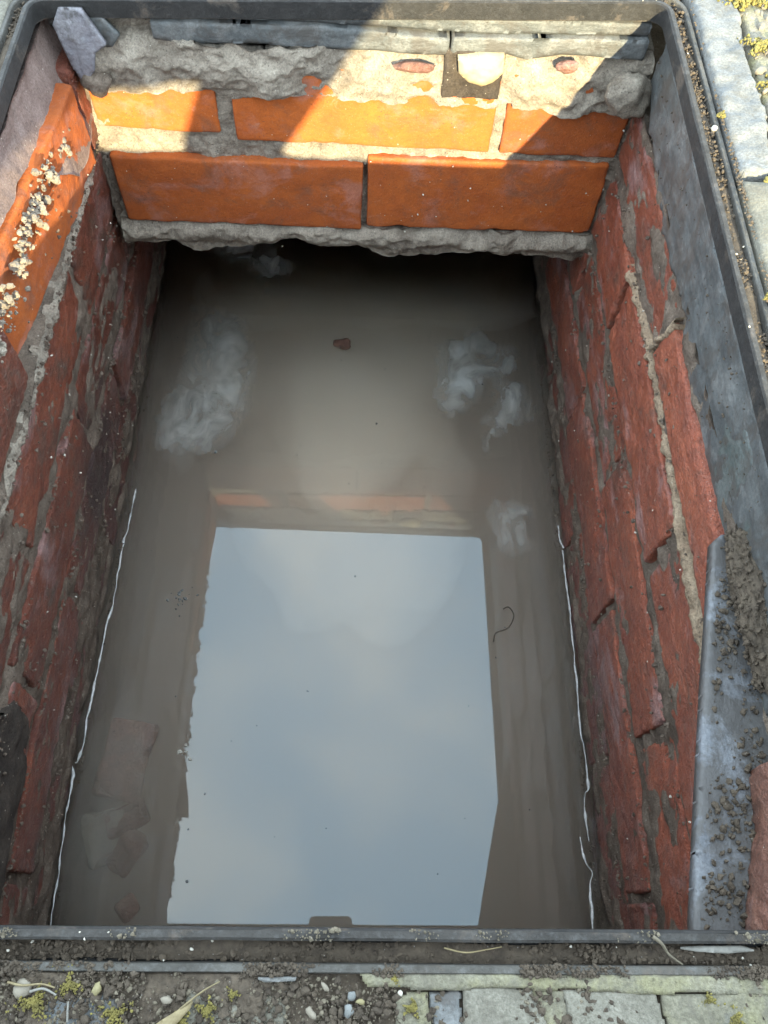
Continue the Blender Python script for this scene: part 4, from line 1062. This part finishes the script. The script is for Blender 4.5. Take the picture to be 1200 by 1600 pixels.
V, F = pebble(0.009, 4, 0.6, ICO3, 0.4); tag(mk('brick_fragment', V + np.array([-0.009, 0.633, WZ - 0.008]), F, 'brick_rubble'), 'small pink brick crumb drifting in the middle of the far water', 'brick fragment')
def floats(c, n, spread, seed):
    g = np.random.default_rng(seed); P = np.column_stack([c[0] + g.normal(size=n) * spread, c[1] + g.normal(size=n) * spread * 1.3, np.full(n, WZ + 0.0003)])
    return P, 0.0006 + 0.0016 * g.random(n) ** 2
P, s_ = floats((-0.162, 0.292), 26, 0.005, 3)
V1, F1 = scatter(P, s_, ICO1, 3); tag(mk('debris_cluster', V1, F1, 'pebble_grey', smooth=False), 'small cluster of grey bubbles and debris floating left of the sky reflection', 'floating debris')
P, s_ = floats((-0.139, 0.141), 6, 0.003, 4); V1, F1 = scatter(P, s_, ICO1, 4)
tag(mk('debris_cluster', V1, F1, 'grit_pale', smooth=False), 'tiny pale crumbs floating at the left edge of the sky reflection', 'floating debris')
g = np.random.default_rng(9)
P = [(0.034, 0.511), (-0.145, 0.467), (-0.029, 0.2), (0.014, 0.321), (0.160, 0.572), (-0.124, 0.033), (-0.117, 0.105)] + [(g.uniform(-0.21, 0.21), g.uniform(0.03, 0.75)) for _ in range(50)]
P = np.column_stack([np.array(P), np.full(len(P), WZ + 0.0002)])
V1, F1 = scatter(P, np.concatenate([[0.0016, 0.0022, 0.0012, 0.0014, 0.0014, 0.0018, 0.001], g.uniform(0.0004, 0.0009, 50)]), ICO1, 5)
tag(mk('floating_specks', V1, F1, 'pebble_grey', smooth=False), 'specks of dirt floating on the water', 'specks', kind='stuff')
c = spline([(0.154, 0.253, WZ + .0004), (0.157, 0.262, WZ + .0006), (0.170, 0.268, WZ + .0006), (0.1765, 0.281, WZ + .0006), (0.172, 0.290, WZ + .0006), (0.166, 0.288, WZ + .0004)], 30)
V1, F1 = tube(c, 0.0007, 5); tag(mk('twig', V1, F1, 'soil'), 'dark curled thread of root floating right of the sky reflection', 'twig')

# pale tubes painted for the meniscus's sky reflection along each side wall
def sky_glint(pts, label, off):
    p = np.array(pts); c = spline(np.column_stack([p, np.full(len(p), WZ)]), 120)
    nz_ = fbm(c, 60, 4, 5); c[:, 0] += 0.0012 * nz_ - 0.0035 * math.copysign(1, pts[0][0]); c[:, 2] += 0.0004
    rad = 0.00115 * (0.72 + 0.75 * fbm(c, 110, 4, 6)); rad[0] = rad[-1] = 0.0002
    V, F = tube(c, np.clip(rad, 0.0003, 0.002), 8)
    return tag(mk('glint_line', V, F, 'sky_glint'), label, 'sky glint line')
OL, OR = 0.0, 0.0
sky_glint([(-0.229, 0.418), (-0.2295, 0.39), (-0.230, 0.372), (-0.2325, 0.352)], 'short broken upper piece of the painted sky glint on the left wall', 0)
sky_glint([(-0.2320, 0.3515), (-0.232, 0.301), (-0.236, 0.228), (-0.2365, 0.180), (-0.237, 0.137), (-0.240, 0.130)], 'long painted sky glint along the middle of the left waterline', 0)
sky_glint([(-0.2430, 0.1285), (-0.241, 0.117), (-0.240, 0.077), (-0.238, 0.031), (-0.238, -0.015)], 'painted sky glint at the near end of the left wall', 0)
sky_glint([(0.2355, 0.385), (0.236, 0.372), (0.2385, 0.358)], 'short painted sky glint beside a dark pit in the right wall', 0)
sky_glint([(0.2370, 0.356), (0.237, 0.326), (0.238, 0.257), (0.237, 0.173), (0.238, 0.118), (0.233, 0.106), (0.233, 0.068)], 'long painted sky glint along the right waterline, kinked at its near end', 0)
sky_glint([(0.226, 0.072), (0.2265, 0.062), (0.229, 0.050), (0.233, 0.043), (0.229, 0.030), (0.229, -0.012)], 'crooked near end of the painted sky glint on the right wall', 0)

# ------------------------------------------------------------------ added cover, unseen behind the near edge, that blocks the low sun
BLOCK_LIDZ = 0.061
block_lid = empty('sun_block_cover', (0.02, -0.335, 0.0), label='added steel tray cover, unseen behind the near edge, to block low sun', cat='added sun blocker')
V, F = roundbox(0.66, 0.46, 0.057, 0.02, 0.002, 201, 0.0006, wsteps=[-0.0285, 0, 0.0265, 0.0285])
attach(mk('sun_block_tray', V + np.array([0.02, -0.335, 0.0305]), F, 'steel_rim'), block_lid)
V, F = plate([(-0.322, -0.222), (0.322, -0.222), (0.322, 0.222), (-0.322, 0.222)], 0.006, 0.006, 0.0007, seed=33, nscale=90)
attach(mk('sun_block_infill', V + np.array([0.02, -0.335, 0.0585]), F, 'concrete_grey'), block_lid)
for sx_ in (-0.27, 0.27):
    V, F = roundbox(0.035, 0.022, 0.006, 0.006, 0.001, 203, 0.0, wsteps=[-0.003, 0, 0.003])
    attach(mk('sun_block_socket', V + np.array([0.02 + sx_, -0.335, 0.0600]), F, 'steel'), block_lid)

# ------------------------------------------------------------------ the phone and the person holding it
RM = Matrix(((0.9992, -0.0241, -0.0327), (0.0063, 0.8862, -0.4632), (0.0402, 0.4626, 0.8857)))
cpos = Vector((0.0154767, 0.0016276, 0.3347448))
def phone():
    root = empty('smartphone', tuple(cpos), label='brown smartphone held flat over the near frame edge', cat='smartphone')
    V, F = roundbox(0.0745, 0.158, 0.0085, 0.006, 0.0035, 5, 0.0, wsteps=[-0.00425, -0.0035, -0.001, 0.001, 0.0035, 0.00425])
    # rounded corners
    r = 0.012; h = np.array([0.0745, 0.158]) / 2
    inn = np.clip(V[:, :2], -h + r, h - r); d = V[:, :2] - inn; l = np.linalg.norm(d, axis=1); m = l > r
    V[m, :2] = inn[m] + d[m] / l[m, None] * r
    # camera at the phone's top corner: body lies behind the lens
    ofs = np.array([-0.030, -0.0635, 0.0065])
    Wd = (V + ofs) @ np.array(RM).T + np.array(cpos)
    attach(mk('phone_body', Wd, F, 'phone_shell'), root)
    V2, F2 = roundbox(0.069, 0.152, 0.0006, 0.02, 0.0002, 1, 0.0, wsteps=[-0.0003, 0, 0.0003])
    attach(mk('screen', (V2 + ofs + np.array([0, 0, 0.0046])) @ np.array(RM).T + np.array(cpos), F2, 'glass_black', smooth=False), root)
phone()

def person():
    J = {}; E = []; RAD = {}
    def add(n, p, r, par=None):
        J[n] = (Vector(p), r, par)
    add('pelvis', (-0.005, -0.655, 0.375), 0.125)
    add('waist', (-0.003, -0.620, 0.50), 0.125, 'pelvis')
    add('chest', (0.0, -0.52, 0.65), 0.135, 'waist')
    add('collar', (0.0, -0.425, 0.76), 0.085, 'chest')
    add('neck', (0.0, -0.375, 0.815), 0.052, 'collar')
    add('head0', (0.0, -0.340, 0.865), 0.068, 'neck')
    add('head1', (0.0, -0.305, 0.925), 0.085, 'head0')
    add('head2', (0.0, -0.295, 0.985), 0.070, 'head1')
    add('nose', (0.0, -0.215, 0.908), 0.014, 'head1')
    for s, nm in ((-1, 'l'), (1, 'r')):
        cx = -0.005
        add('hip' + nm, (cx + s * 0.10, -0.66, 0.365), 0.105, 'pelvis')
        kx = (-0.215 if s < 0 else 0.255); fx_ = (-0.125 if s < 0 else 0.095)
        add('thigh' + nm, (cx + s * 0.165, -0.47, 0.455), 0.088, 'hip' + nm)
        add('knee' + nm, (kx, -0.285, 0.515), 0.064, 'thigh' + nm)
        add('calf' + nm, ((kx * 0.5 + fx_ * 0.5) + (0.015 if s > 0 else 0), -0.40, 0.335), 0.058, 'knee' + nm)
        add('ankle' + nm, (fx_, -0.485, 0.155), 0.042, 'calf' + nm)
        add('heel' + nm, (fx_, -0.490, 0.108), 0.042, 'ankle' + nm)
        add('toe' + nm, (fx_ + s * 0.02, -0.315, 0.095), 0.033, 'heel' + nm)
        add('shoulder' + nm, (s * 0.165, -0.455, 0.715), 0.066, 'collar')
        add('elbow' + nm, (s * 0.235, -0.285, 0.545), 0.045, 'shoulder' + nm)
        wx = (-0.112 if s < 0 else 0.090)
        add('wrist' + nm, (wx, -0.135, 0.335), 0.028, 'elbow' + nm)
        px = (-0.080 if s < 0 else 0.052)
        add('palm' + nm, (px, -0.085, 0.285), 0.026, 'wrist' + nm)
    names = list(J); ix = {n: i for i, n in enumerate(names)}
    verts = [J[n][0] for n in names]; edges = [(ix[J[n][2]], ix[n]) for n in names if J[n][2]]
    rads = [J[n][1] for n in names]
    # fingers: chains rooted in each palm, closing round the phone's long edges
    def W3(x, y, z): return cpos + RM @ Vector((x, y, z))
    for s, nm in ((-1, 'l'), (1, 'r')):
        ex = -0.030 + s * 0.0373
        base = ix['palm' + nm]
        for q in range(4):
            yy = -0.075 - q * 0.017
            ln = (0.9, 1.0, 0.95, 0.75)[q]
            ch = [W3(ex + s * 0.020, yy - 0.004, 0.018), W3(ex + s * 0.014, yy, 0.001), W3(ex + s * 0.001, yy + 0.002, -0.0085), W3(ex - s * 0.020 * ln, yy + 0.003, -0.0085)]
            prev = base
            for p, r in zip(ch, (0.0105, 0.0092, 0.0085, 0.0072)):
                verts.append(p); rads.append(r); edges.append((prev, len(verts) - 1)); prev = len(verts) - 1
        ch = [W3(ex + s * 0.022, -0.105, 0.030), W3(ex + s * 0.004, -0.090, 0.026), W3(ex - s * 0.012, -0.078, 0.0215)]
        prev = base
        for p, r in zip(ch, (0.012, 0.0105, 0.0085)):
            verts.append(p); rads.append(r); edges.append((prev, len(verts) - 1)); prev = len(verts) - 1
    me = bpy.data.meshes.new('person'); me.from_pydata([tuple(v) for v in verts], edges, [])
    o = bpy.data.objects.new('person', me); COL.objects.link(o)
    sk = o.modifiers.new('skin', 'SKIN'); sk.use_smooth_shade = True
    for i, r in enumerate(rads): me.skin_vertices[0].data[i].radius = (r, r)
    me.skin_vertices[0].data[0].use_root = True
    sb = o.modifiers.new('subsurf', 'SUBSURF'); sb.levels = sb.render_levels = 2
    dg = bpy.context.evaluated_depsgraph_get(); ev = o.evaluated_get(dg)
    bm = bpy.data.meshes.new_from_object(ev)
    o.modifiers.clear(); o.data = bm
    bm.materials.clear()
    for q in ('jacket', 'trousers', 'skin', 'boot'): bm.materials.append(M[q])
    for p in bm.polygons:
        c = p.center; p.use_smooth = True
        if c.z < 0.185 and c.y < -0.25: p.material_index = 3
        elif c.z > 0.83 and c.y < -0.1: p.material_index = 2
        elif c.y > -0.155 and c.z < 0.36: p.material_index = 2
        elif (c.z < 0.45 and c.y < -0.2) or (c.y > -0.56 and c.y < -0.22 and abs(c.x) < 0.32 and c.z < 0.53): p.material_index = 1
        else: p.material_index = 0
    tag(o, 'crouching person in a dark jacket and boots holding the phone', 'person')
    v, f = ICO3
    hv = v * np.array([0.088, 0.098, 0.085]); k = (hv[:, 2] > -0.03) & ~((hv[:, 1] > 0.045) & (hv[:, 2] < 0.035))
    hf = [q for q in f if all(k[j] for j in q)]
    h = mk('hair', hv + np.array([0.0, -0.312, 0.962]), hf, 'hair'); h.parent = o
    for s in (-1, 1):
        ev_, ef = ICO2; e = mk('eye', ev_ * 0.0085 + np.array([s * 0.030, -0.232, 0.940]), ef, 'glass_black'); e.parent = o
        e = mk('ear', ev_ * np.array([0.008, 0.016, 0.026]) + np.array([s * 0.088, -0.320, 0.920]), ef, 'skin'); e.parent = o
    mth = mk('mouth', ICO2[0] * np.array([0.020, 0.006, 0.005]) + np.array([0.0, -0.252, 0.872]), ICO2[1], 'brick_rubble'); mth.parent = o
person()
